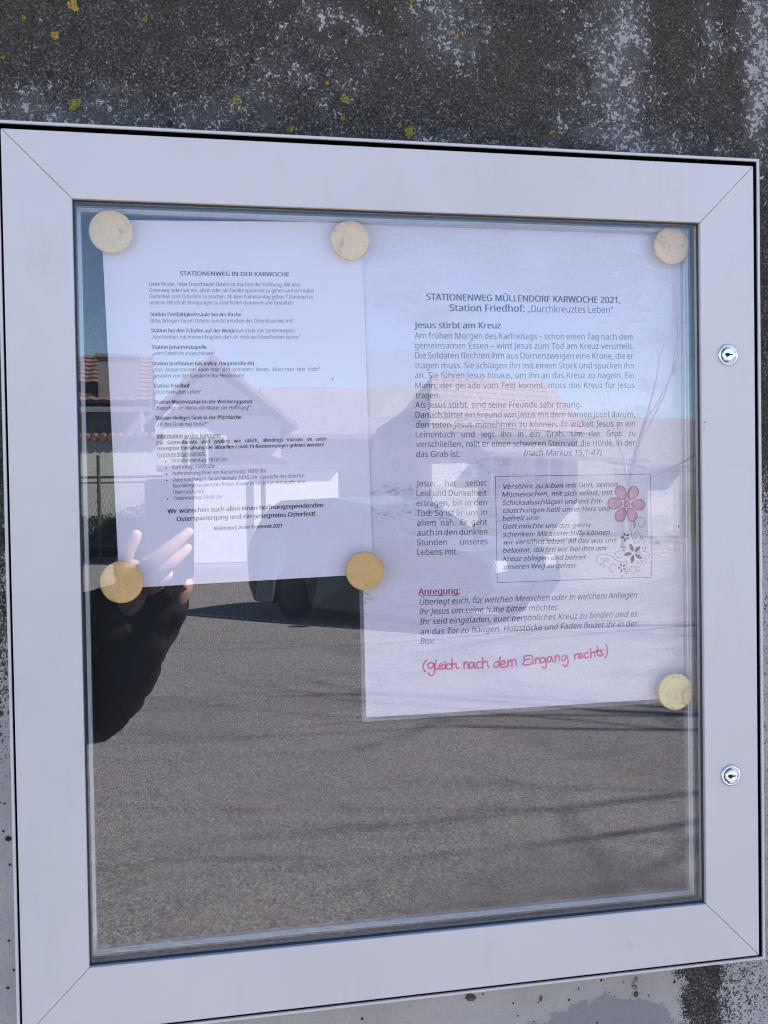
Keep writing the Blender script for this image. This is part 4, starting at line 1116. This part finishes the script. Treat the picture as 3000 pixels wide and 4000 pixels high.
# gable house in the middle
h2 = empty('gable_house', (1.0, -33, 0), 'white gable house with dark tiled roof and cornice band mirrored behind the small print', 'house')
bm = bmesh.new()
add_prism(bm, [(-0.69, 0), (2.85, 0), (2.85, 3.42), (1.0, 4.95), (0.75, 4.95), (-0.69, 3.42)], -29.15, -36, lambda u, v, w: (u, w, v))
bm_obj('wall', bm, WHITEWALL, h2)
roof_slab('roof', [(-1.05, -28.6, 3.45), (-1.05, -36.4, 3.45), (0.87, -36.4, 5.42), (0.87, -28.6, 5.42)], 0.16, DTILE, h2)
roof_slab('roof', [(3.30, -28.6, 3.40), (3.30, -36.4, 3.40), (0.88, -36.4, 5.42), (0.88, -28.6, 5.42)], 0.16, DTILE, h2)
box('cornice_band', -0.2, 2.5, -29.14, -28.98, 3.66, 3.84, WOODD, h2)
window(h2, 0.2, -29.14, 1.9, 1.1, 1.2)
box('wing_wall', 2.86, 8.6, -35.5, -31.0, 0, 3.2, WHITEWALL, h2)
roof_slab('wing_roof', [(2.6, -30.5, 3.2), (9.0, -30.5, 3.2), (9.0, -33.2, 4.9), (2.6, -33.2, 4.9)], 0.16, DTILE, h2)
roof_slab('wing_roof', [(2.6, -36.0, 3.2), (9.0, -36.0, 3.2), (9.0, -33.2, 4.9), (2.6, -33.2, 4.9)], 0.16, DTILE, h2)
roof_slab('porch_roof', [(1.3, -27.9, 2.78), (2.95, -27.9, 2.30), (2.95, -29.1, 2.40), (1.3, -29.1, 2.88)], 0.12, WOODD, h2)
bar('porch_post', (2.8, -28.0, 0), (2.8, -28.0, 2.28), 0.06, WOODD, h2)
# garage
BRIGHT = simple('fresh_white_render', (0.78, 0.77, 0.76), 0.9, var=0.03, scale=1.5)
ga = empty('white_garage', (1.4, -22.5, 0), 'low flat-roofed white garage with a dark post in front of the gable house', 'garage')
box('wall', -0.42, 3.26, -24.2, -21.15, 0, 1.99, BRIGHT, ga)
box('roof', -0.55, 3.36, -24.3, -21.0, 1.992, 2.06, CONC, ga)
box('door', 0.1, 1.45, -21.148, -21.12, 0.02, 1.75, simple('garage_door_white', (0.70, 0.69, 0.68), 0.6), ga)
bar('post', (1.64, -21.0, 0), (1.64, -21.0, 1.98), 0.05, WOODD, ga)
# right-hand house
FADED = simple('faded_pink_tile', (0.25, 0.20, 0.19), 0.85, var=0.06, scale=3)
h3 = empty('red_gable_house', (9, -29, 0), 'white two-part house with reddish roof mirrored behind the large notice', 'house')
box('wall', 7.1, 11.2, -33, -27.3, 0, 3.3, WHITEWALL, h3)
roof_slab('roof', [(6.7, -26.8, 3.25), (11.6, -26.8, 2.95), (11.2, -30, 4.75), (7.6, -30, 4.95)], 0.15, FADED, h3)
roof_slab('roof', [(6.7, -33.4, 3.25), (11.6, -33.4, 2.95), (11.2, -30, 4.75), (7.6, -30, 4.95)], 0.15, FADED, h3)
tile_rows(h3, (6.7, -26.8, 3.25), (11.6, -26.8, 2.95), (7.6, -30, 4.95), (11.2, -30, 4.75), 16, 9, FADED, relief=0.4)
box('annex', 6.5, 7.75, -27.2, -25.8, 0, 2.15, WHITEWALL, h3)
roof_slab('annex_roof', [(7.9, -25.4, 2.45), (12.5, -25.4, 2.2), (12.5, -27.2, 2.6), (7.9, -27.2, 2.8)], 0.12, DTILE, h3)
window(h3, 8.0, -27.3, 1.2, 1.2, 1.2); window(h3, 9.8, -27.3, 1.2, 1.0, 1.2)
h4 = empty('flat_outbuilding', (13.6, -28, 0), 'small bright white outbuilding farthest right in the reflection', 'shed')
box('wall', 13.3, 14.3, -29.5, -27.2, 0, 2.0, WHITEWALL, h4)
roof_slab('roof', [(13.1, -26.9, 2.05), (14.5, -26.9, 2.05), (14.5, -29.7, 2.3), (13.1, -29.7, 2.3)], 0.1, DTILE, h4)

# dark estate car parked obliquely across the road
def make_car():
    ang = math.atan2(3.5, 3.14)
    car = empty('parked_car', (2.40, -11.1, 0), 'small dark blue-black car parked obliquely beside the worn road line', 'car', rz=ang)
    car.scale = (0.80, 0.88, 0.98)
    paint = Mat('car_paint', 0.22, (0.022, 0.028, 0.038), spec=0.5); paint.b.inputs['Coat Weight'].default_value = 0.6
    tyre = simple('tyre_rubber', (0.012, 0.012, 0.012), 0.9); rimm = simple('wheel_alloy', (0.03, 0.03, 0.032), 0.6)
    cg = Mat('car_glass', 0.05, (0.012, 0.014, 0.018), spec=0.9).m
    L2 = 2.15
    sil = [(-2.15, 0.35), (-2.18, 0.75), (-2.1, 0.98), (-1.86, 1.32), (-1.62, 1.42), (-0.6, 1.45), (0.1, 1.36), (0.85, 0.98), (1.75, 0.86), (2.1, 0.72), (2.15, 0.45), (1.95, 0.24)]
    low = [(1.75, 0.24)] + [(1.35 + 0.33 * math.cos(t), 0.28 + 0.33 * math.sin(t)) for t in [R(a) for a in range(0, 181, 20)]] + [(0.95, 0.12), (-0.9, 0.12)] + [(-1.3 + 0.33 * math.cos(t), 0.28 + 0.33 * math.sin(t)) for t in [R(a) for a in range(0, 181, 20)]] + [(-1.68, 0.16), (-2.05, 0.18)]
    out = sil + low
    bm = bmesh.new()
    def half(z): return 0.87 if z < 0.95 else 0.87 - (z - 0.95) * 0.32
    a = [bm.verts.new((x, -half(z), z)) for x, z in out]; b = [bm.verts.new((x, half(z), z)) for x, z in out]
    bm.faces.new(a); bm.faces.new(b[::-1])
    for i in range(len(out)): bm.faces.new((a[i], b[i], b[(i + 1) % len(out)], a[(i + 1) % len(out)]))
    bmesh.ops.triangulate(bm, faces=[f for f in bm.faces if len(f.verts) > 4])
    body = bm_obj('body', bm, paint.m, car)
    md = body.modifiers.new('bevel', 'BEVEL'); md.width = 0.03; md.segments = 2; md.limit_method = 'ANGLE'
    for side in (-1, 1):
        for (x0, x1, x2, x3) in ((-1.85, -1.0, -0.95, -1.62), (-0.9, 0.0, 0.0, -0.9), (0.06, 0.78, 0.18, 0.06)):
            bm = bmesh.new()
            vs = [(x0, 0.99), (x1, 0.99), (x2, 1.30), (x3, 1.30)]
            q = [bm.verts.new((x, side * (half(z) + 0.006), z)) for x, z in vs]
            q2 = [bm.verts.new((x, side * (half(z) - 0.02), z)) for x, z in vs]
            bm.faces.new(q); bm.faces.new(q2[::-1])
            for i in range(4): bm.faces.new((q[i], q2[i], q2[(i + 1) % 4], q[(i + 1) % 4]))
            bm_obj('side_window', bm, cg, car)
        for wx in (-1.3, 1.35):
            bm = bmesh.new(); add_lathe_y(bm, wx, 0.31, [(0.0, side * 0.68), (0.29, side * 0.68), (0.31, side * 0.70), (0.31, side * 0.86), (0.29, side * 0.88), (0.2, side * 0.87)], 28)
            w = bm_obj('wheel', bm, tyre, car, True)
            bm = bmesh.new(); add_lathe_y(bm, wx, 0.31, [(0.20, side * 0.875), (0.17, side * 0.89), (0.05, side * 0.88), (0, side * 0.895)], 28)
            bm_obj('rim', bm, rimm, w, True)
        bm = bmesh.new(); add_box(bm, -2.17, -2.08, side * 0.62 - 0.13, side * 0.62 + 0.13, 0.72, 0.98, 0.02)
        bm_obj('tail_light', bm, simple('red_lens', (0.25, 0.01, 0.01), 0.2), car)
        bm = bmesh.new(); add_box(bm, 1.98, 2.13, side * 0.62 - 0.15, side * 0.62 + 0.15, 0.62, 0.76, 0.02)
        bm_obj('headlight', bm, simple('clear_lens', (0.5, 0.5, 0.5), 0.1), car)
        bm = bmesh.new(); add_box(bm, 0.62, 0.78, side * 0.98 - 0.09, side * 0.98 + 0.05, 0.98, 1.10, 0.02)
        bm_obj('door_mirror', bm, paint.m, car)
    for (x0, z0, x1, z1, n_) in ((-2.08, 1.01, -1.88, 1.30, 'rear_window'), (0.80, 1.01, 0.16, 1.34, 'windscreen')):
        bm = bmesh.new()
        s_ = -0.012 if x0 < 0 else 0.012
        vs = [bm.verts.new(p) for p in ((x0 + s_, -0.74, z0 + .01), (x0 + s_, 0.74, z0 + .01), (x1 + s_, 0.62, z1 + .01), (x1 + s_, -0.62, z1 + .01))]
        bm.faces.new(vs); bm_obj(n_, bm, cg, car)
    return car
make_car()

# bare trees: one pair behind the wall whose branches shade the road, one beyond the houses
BARK = simple('bare_bark', (0.075, 0.065, 0.055), 0.9, scale=20, var=0.3)
PALEBARK = simple('pale_bark', (0.20, 0.18, 0.17), 0.9)
def bare_tree(loc, height, seed, label, lean=(0, 0), spread=1.0, depth=5, thick=0.018, mat=None):
    random.seed(seed)
    t = empty('bare_tree', loc, label, 'tree', 'bare trees')
    tr = bmesh.new(); br = bmesh.new()
    def grow_(bm, p, d, ln, r, lev):
        pts = [p]; rad = [r]
        n = 4
        for i in range(n):
            d = (d + Vector((random.gauss(0, .10), random.gauss(0, .10), random.gauss(0, .06) + 0.03))).normalized()
            p = p + d * ln / n; pts.append(p); rad.append(r * (1 - 0.42 * (i + 1) / n))
        add_tube(bm, pts, rad, 7 if lev == 0 else (5 if lev < 3 else 3), caps=False)
        if lev >= depth: return
        k = random.choice((3, 4)) if lev else 5
        for j in range(k):
            idx = random.choice((2, 3, 4)) if lev else random.choice((2, 3, 4))
            if j == 0: idx = 4
            a = random.uniform(0, 6.283); sp = random.uniform(0.35, 0.95) * spread
            side = d.orthogonal().normalized(); side.rotate(Quaternion(d, a))
            nd = (d * math.cos(sp) + side * math.sin(sp)).normalized()
            grow_(br, pts[idx], nd, ln * random.uniform(0.55, 0.82), rad[idx] * random.uniform(0.45, 0.68), lev + 1)
    grow_(tr, Vector((0, 0, -0.1)), Vector((lean[0], lean[1], 1)).normalized(), height * 0.34, height * thick, 0)
    for nm, bm in (('trunk', tr), ('crown', br)):
        me = bpy.data.meshes.new(nm); bm.to_mesh(me); bm.free()
        me.materials.append(mat or BARK)
        o = bpy.data.objects.new(nm, me); C.objects.link(o); o.parent = t
    return t
bare_tree((9.3, -2.7, 0), 10.5, 21, 'bare roadside tree nearest the wall, its branches shading the road', spread=1.15, depth=6, thick=0.021)
bare_tree((9.9, -4.9, 0), 11.0, 8, 'bare roadside tree between two others to the right of the case', spread=1.15, depth=6, thick=0.021)
bare_tree((10.8, -7.3, 0), 11.0, 15, 'bare roadside tree standing farthest out from the wall', spread=1.15, depth=6, thick=0.021)
bare_tree((10.4, -22.5, 0), 9.5, 31, 'bare garden tree in front of the reddish-roofed house', spread=1.0, depth=6, thick=0.009, mat=PALEBARK)

# ------------------------------------------------------------------ the photographer
def skin_mesh(verts, edges, radii, sub=2, root=0):
    me = bpy.data.meshes.new('skin'); me.from_pydata([tuple(v) for v in verts], edges, [])
    o = bpy.data.objects.new('skin', me); C.objects.link(o)
    md = o.modifiers.new('s', 'SKIN'); md.use_smooth_shade = True
    for i, r in enumerate(radii):
        rr_ = r if isinstance(r, tuple) else (r, r)
        me.skin_vertices[0].data[i].radius = rr_
    me.skin_vertices[0].data[root].use_root = True
    sb = o.modifiers.new('d', 'SUBSURF'); sb.levels = sub; sb.render_levels = sub
    bpy.context.view_layer.update()
    dg_ = bpy.context.evaluated_depsgraph_get()
    out = bpy.data.meshes.new_from_object(o.evaluated_get(dg_), depsgraph=dg_)
    bpy.data.objects.remove(o); bpy.data.meshes.remove(me)
    return out
def merged(name, meshes, mat, parent):
    bm = bmesh.new()
    for m_ in meshes:
        bm.from_mesh(m_); bpy.data.meshes.remove(m_)
    me = bpy.data.meshes.new(name); bm.to_mesh(me); bm.free()
    return link(name, me, mat, parent, smooth=True)
SKIN = Mat('skin', 0.5, (0.52, 0.30, 0.23), spec=0.4)
SKIN.color(SKIN.ramp(SKIN.noise(40, 4), [(0.3, (0.58, 0.36, 0.29)), (0.7, (0.68, 0.46, 0.39))]))
SKIN.b.inputs['Subsurface Weight'].default_value = 0.15
SKIN.b.inputs['Subsurface Radius'].default_value = (0.008, 0.004, 0.003)
JACKET = Mat('black_jacket_cloth', 0.85, (0.012, 0.013, 0.015), spec=0.3)
JACKET.bump(JACKET.noise(26, 5, 0.6, dist=0.6), 0.7, 0.012)
TROUSER = simple('dark_trousers', (0.03, 0.03, 0.04), 0.9)
HAIR = simple('brown_hair', (0.06, 0.04, 0.025), 0.7, scale=200, var=0.4)
SHOE = simple('dark_shoe', (0.03, 0.025, 0.02), 0.5)
person = empty('person', (-0.66, -1.36, 0), 'person in a black jacket holding up a phone with both hands, mirrored in the glass', 'person')

V = Vector
hipc = V((-0.70, -1.38, 0.93)); chest = V((-0.68, -1.36, 1.25)); neck = V((-0.67, -1.34, 1.45)); head = V((-0.655, -1.30, 1.60))
sR = V((-0.50, -1.28, 1.38)); sL = V((-0.84, -1.36, 1.38))       # right shoulder towards +x
eR = V((-0.375, -1.145, 1.09)); wR = V((-0.186, -0.905, 1.362)); hR = V((-0.186, -0.893, 1.385))
eL = V((-0.66, -1.10, 1.13)); wL = V((-0.262, -0.890, 1.345)); hL = V((-0.252, -0.862, 1.392))
kneeR = V((-0.60, -1.36, 0.50)); kneeL = V((-0.80, -1.36, 0.50)); aR = V((-0.60, -1.40, 0.09)); aL = V((-0.80, -1.42, 0.09))
verts = [hipc, chest, neck, head + V((0, 0, -0.06)), sR, eR, wR, hR, sL, eL, wL, hL, V((-0.61, -1.38, 0.90)), kneeR, aR, V((-0.79, -1.38, 0.90)), kneeL, aL]
edges = [(0, 1), (1, 2), (2, 3), (1, 4), (4, 5), (5, 6), (6, 7), (1, 8), (8, 9), (9, 10), (10, 11), (0, 12), (12, 13), (13, 14), (0, 15), (15, 16), (16, 17)]
rad = [0.085, 0.10, 0.05, 0.05, 0.05, 0.035, 0.026, (0.030, 0.020), 0.05, 0.035, 0.026, (0.030, 0.020), 0.07, 0.05, 0.035, 0.07, 0.05, 0.035]
parts = [skin_mesh(verts, edges, rad)]
# head
bm = bmesh.new(); bmesh.ops.create_uvsphere(bm, u_segments=32, v_segments=20, radius=1)
fwd = V((0.45, 0.9, -0.05)).normalized(); side = fwd.cross(V((0, 0, 1))).normalized(); upv = side.cross(fwd)
for v in bm.verts:
    x, y, z = v.co
    jaw = 1 - 0.28 * max(0, -z) ** 1.5
    nx_, ny_, nz_ = x * 0.075 * jaw, y * 0.095 * (1 - 0.1 * max(0, -z)), z * 0.118
    if y > 0.75 and abs(x) < 0.3 and -0.35 < z < 0.15: ny_ += 0.022 * (1 - abs(x) / 0.3) * (1 - abs(z + 0.2) / 0.4)
    if y > 0.6 and 0.1 < z < 0.3 and 0.15 < abs(x) < 0.55: ny_ -= 0.006
    v.co = head + side * nx_ + fwd * ny_ + upv * nz_
me = bpy.data.meshes.new('head'); bm.to_mesh(me); bm.free(); parts.append(me)
for s_ in (-1, 1):   # ears
    bm = bmesh.new(); bmesh.ops.create_uvsphere(bm, u_segments=12, v_segments=8, radius=1)
    for v in bm.verts: v.co = head + side * (s_ * 0.076 + v.co.x * 0.008) + fwd * (v.co.y * 0.018 - 0.008) + upv * (v.co.z * 0.030)
    me = bpy.data.meshes.new('ear'); bm.to_mesh(me); bm.free(); parts.append(me)
# hands: palms and fingers; the left hand (towards -x) grips the phone's left side, thumb up, index finger across its back
def chain(pts, rs): return skin_mesh([V(p) for p in pts], [(i, i + 1) for i in range(len(pts) - 1)], rs)
parts.append(chain([(-0.264, -0.892, 1.338), (-0.262, -0.868, 1.372), (-0.250, -0.852, 1.396), (-0.238, -0.842, 1.410)], [(0.024, 0.019), (0.033, 0.021), (0.034, 0.019), (0.022, 0.014)]))
parts.append(chain([(-0.255, -0.872, 1.372), (-0.236, -0.855, 1.386), (-0.216, -0.838, 1.404)], [(0.026, 0.016), (0.028, 0.014), (0.018, 0.011)]))
parts.append(chain([(-0.270, -0.868, 1.378), (-0.276, -0.850, 1.402), (-0.266, -0.838, 1.430), (-0.253, -0.832, 1.450), (-0.2475, -0.830, 1.464)], [0.019, 0.0160, 0.0125, 0.0105, 0.0082]))           # thumb
parts.append(chain([(-0.246, -0.842, 1.398), (-0.226, -0.820, 1.410), (-0.204, -0.813, 1.430), (-0.181, -0.815, 1.449), (-0.1635, -0.820, 1.463)], [0.018, 0.0150, 0.0122, 0.0100, 0.0074]))            # index
parts.append(chain([(-0.240, -0.846, 1.390), (-0.218, -0.826, 1.398), (-0.196, -0.822, 1.412), (-0.178, -0.826, 1.426), (-0.167, -0.831, 1.437)], [0.0150, 0.0130, 0.0112, 0.0092, 0.0068]))            # middle
parts.append(chain([(-0.244, -0.858, 1.376), (-0.224, -0.842, 1.378), (-0.206, -0.838, 1.386), (-0.196, -0.840, 1.396)], [0.0120, 0.0105, 0.0092, 0.0068]))                                             # ring
parts.append(chain([(-0.250, -0.866, 1.366), (-0.232, -0.852, 1.364), (-0.218, -0.850, 1.370), (-0.210, -0.853, 1.378)], [0.0105, 0.0090, 0.0080, 0.0060]))                                             # little
# right hand steadies the phone from the screen side, its fingers round the lower right edge
parts.append(chain([(-0.188, -0.912, 1.350), (-0.196, -0.904, 1.370), (-0.200, -0.897, 1.388), (-0.198, -0.888, 1.402)], [(0.023, 0.018), (0.028, 0.016), (0.029, 0.015), (0.021, 0.012)]))
for k, (dz, ln) in enumerate(((0.000, 1.0), (-0.015, 1.05), (-0.029, 0.98), (-0.042, 0.8))):
    parts.append(chain([(-0.192, -0.890, 1.400 + dz), (-0.182, -0.878, 1.408 + dz), (-0.178, -0.864, 1.412 + dz), (-0.182, -0.853, 1.414 + dz)], [0.0105, 0.0092, 0.0080, 0.0060]))
parts.append(chain([(-0.194, -0.900, 1.385), (-0.202, -0.892, 1.408), (-0.204, -0.884, 1.428), (-0.200, -0.878, 1.442)], [0.012, 0.010, 0.0088, 0.0070]))
merged('body', parts, SKIN.m, person)
# eyes, mouth
for s_ in (-1, 1):
    bm = bmesh.new(); bmesh.ops.create_uvsphere(bm, u_segments=12, v_segments=8, radius=0.011)
    for v in bm.verts: v.co += head + side * s_ * 0.031 + fwd * 0.080 + upv * 0.020
    bm_obj('eye', bm, simple('eye_white_%s' % ('left' if s_ < 0 else 'right'), (0.7, 0.68, 0.66), 0.2), person, True)
bm = bmesh.new(); bmesh.ops.create_uvsphere(bm, u_segments=12, v_segments=8, radius=1)
for v in bm.verts: v.co = head + side * v.co.x * 0.022 + fwd * (0.0835 + v.co.y * 0.007) + upv * (-0.052 + v.co.z * 0.007)
bm_obj('mouth', bm, simple('lips', (0.35, 0.12, 0.10), 0.5), person, True)
# hair
bm = bmesh.new(); bmesh.ops.create_uvsphere(bm, u_segments=32, v_segments=20, radius=1)
for v in bm.verts:
    x, y, z = v.co
    v.co = head + side * x * 0.084 + fwd * (y * 0.101 - 0.012) + upv * (z * 0.118 + 0.014)
bmesh.ops.delete(bm, geom=[v for v in bm.verts if (v.co - head).dot(fwd) > 0.055 and (v.co - head).dot(upv) < 0.075 or (v.co - head).dot(upv) < -0.06], context='VERTS')
bm_obj('hair', bm, HAIR, person, True)
# jacket with sleeves: follows the arms, ends at the wrists
def lerp(a, b, t): return a * (1 - t) + b * t
jv = [V((-0.70, -1.38, 0.78)), V((-0.69, -1.37, 1.08)), V((-0.68, -1.36, 1.28)), neck + V((0, 0, -0.03)), sR, lerp(sR, eR, .5), eR, lerp(eR, wR, .45), lerp(eR, wR, 1.0), sL, lerp(sL, eL, .5), eL, lerp(eL, wL, .35), lerp(eL, wL, .7), lerp(eL, wL, 1.0)]
je = [(0, 1), (1, 2), (2, 3), (2, 4), (4, 5), (5, 6), (6, 7), (7, 8), (2, 9), (9, 10), (10, 11), (11, 12), (12, 13), (13, 14)]
jr = [(0.17, 0.13), (0.165, 0.12), (0.17, 0.12), 0.07, 0.085, 0.075, 0.082, 0.066, 0.042, 0.085, 0.075, 0.080, 0.072, 0.060, 0.047]
jm = skin_mesh(jv, je, jr, sub=3)
from mathutils import noise as mnoise
for v in jm.vertices:
    p_ = v.co
    q_ = Vector((p_.x * 14, p_.y * 14, p_.z * 11))
    f_ = mnoise.noise(q_) * 0.016 + mnoise.noise(q_ * 2.7) * 0.007
    v.co = p_ + v.normal * f_
merged('jacket', [jm], JACKET.m, person)
tm = skin_mesh([V((-0.70, -1.38, 0.90)), V((-0.62, -1.38, 0.80)), kneeR, aR + V((0, 0, .02)), V((-0.79, -1.38, 0.82)), kneeL, aL + V((0, 0, .02))], [(0, 1), (1, 2), (2, 3), (0, 4), (4, 5), (5, 6)], [0.125, 0.10, 0.075, 0.065, 0.10, 0.075, 0.065])
merged('trousers', [tm], TROUSER, person)
for a_ in (aR, aL):
    sm = skin_mesh([V((a_.x, a_.y - 0.05, 0.042)), V((a_.x, a_.y + 0.05, 0.045)), V((a_.x + 0.01, a_.y + 0.17, 0.033))], [(0, 1), (1, 2)], [(0.04, 0.042), (0.045, 0.042), (0.042, 0.030)])
    merged('shoe', [sm], SHOE, person)

# phone: its lens looks out just behind the viewpoint
phone = empty('smartphone', (-0.2, -0.852, 1.47), 'dark smartphone held upright in both hands in front of the case', 'phone')
PH = Mat('dark_phone_back', 0.25, (0.025, 0.027, 0.035), spec=0.6)
def ph(x, y, z):      # phone frame: x along its width, y towards the wall, z up; lens at (0.0, 0, 0)
    return CAM + rot @ V((x, z, -y)) 
bm = bmesh.new()
pts = []
for (cx, cz, a0) in ((0.033 - 0.009, 0.020 - 0.009, 0), (-0.045 + 0.009, 0.020 - 0.009, 90), (-0.045 + 0.009, -0.142 + 0.009, 180), (0.033 - 0.009, -0.142 + 0.009, 270)):
    for k in range(7):
        t = R(a0 + 15 * k); pts.append((cx + 0.009 * math.cos(t), cz + 0.009 * math.sin(t)))
add_prism(bm, pts, -0.0045, -0.0135, lambda u, v, w: ph(u, w, v))
bmesh.ops.bevel(bm, geom=[e for e in bm.edges if len(e.link_faces) == 2 and e.calc_face_angle(0) > 1.2], offset=0.0018, segments=2, affect='EDGES')
bm_obj('phone_body', bm, PH.m, phone)
bm = bmesh.new()
add_prism(bm, [(x * 0.94 - 0.0004, z * 0.97 - 0.002) for x, z in pts], -0.01352, -0.0138, lambda u, v, w: ph(u, w, v))
bm_obj('screen', bm, simple('phone_screen', (0.01, 0.01, 0.012), 0.05), phone)
for (lx_, lz_) in ((0, 0), (0, -0.016), (0, -0.032)):
    bm = bmesh.new()
    add_prism(bm, [(lx_ + 0.0055 * math.cos(6.2832 * i / 24), lz_ + 0.0055 * math.sin(6.2832 * i / 24)) for i in range(24)], -0.0046, -0.0030, lambda u, v, w: ph(u, w, v))
    lr = bm_obj('camera_lens', bm, simple('lens_ring', (0.05, 0.05, 0.055), 0.3), phone)
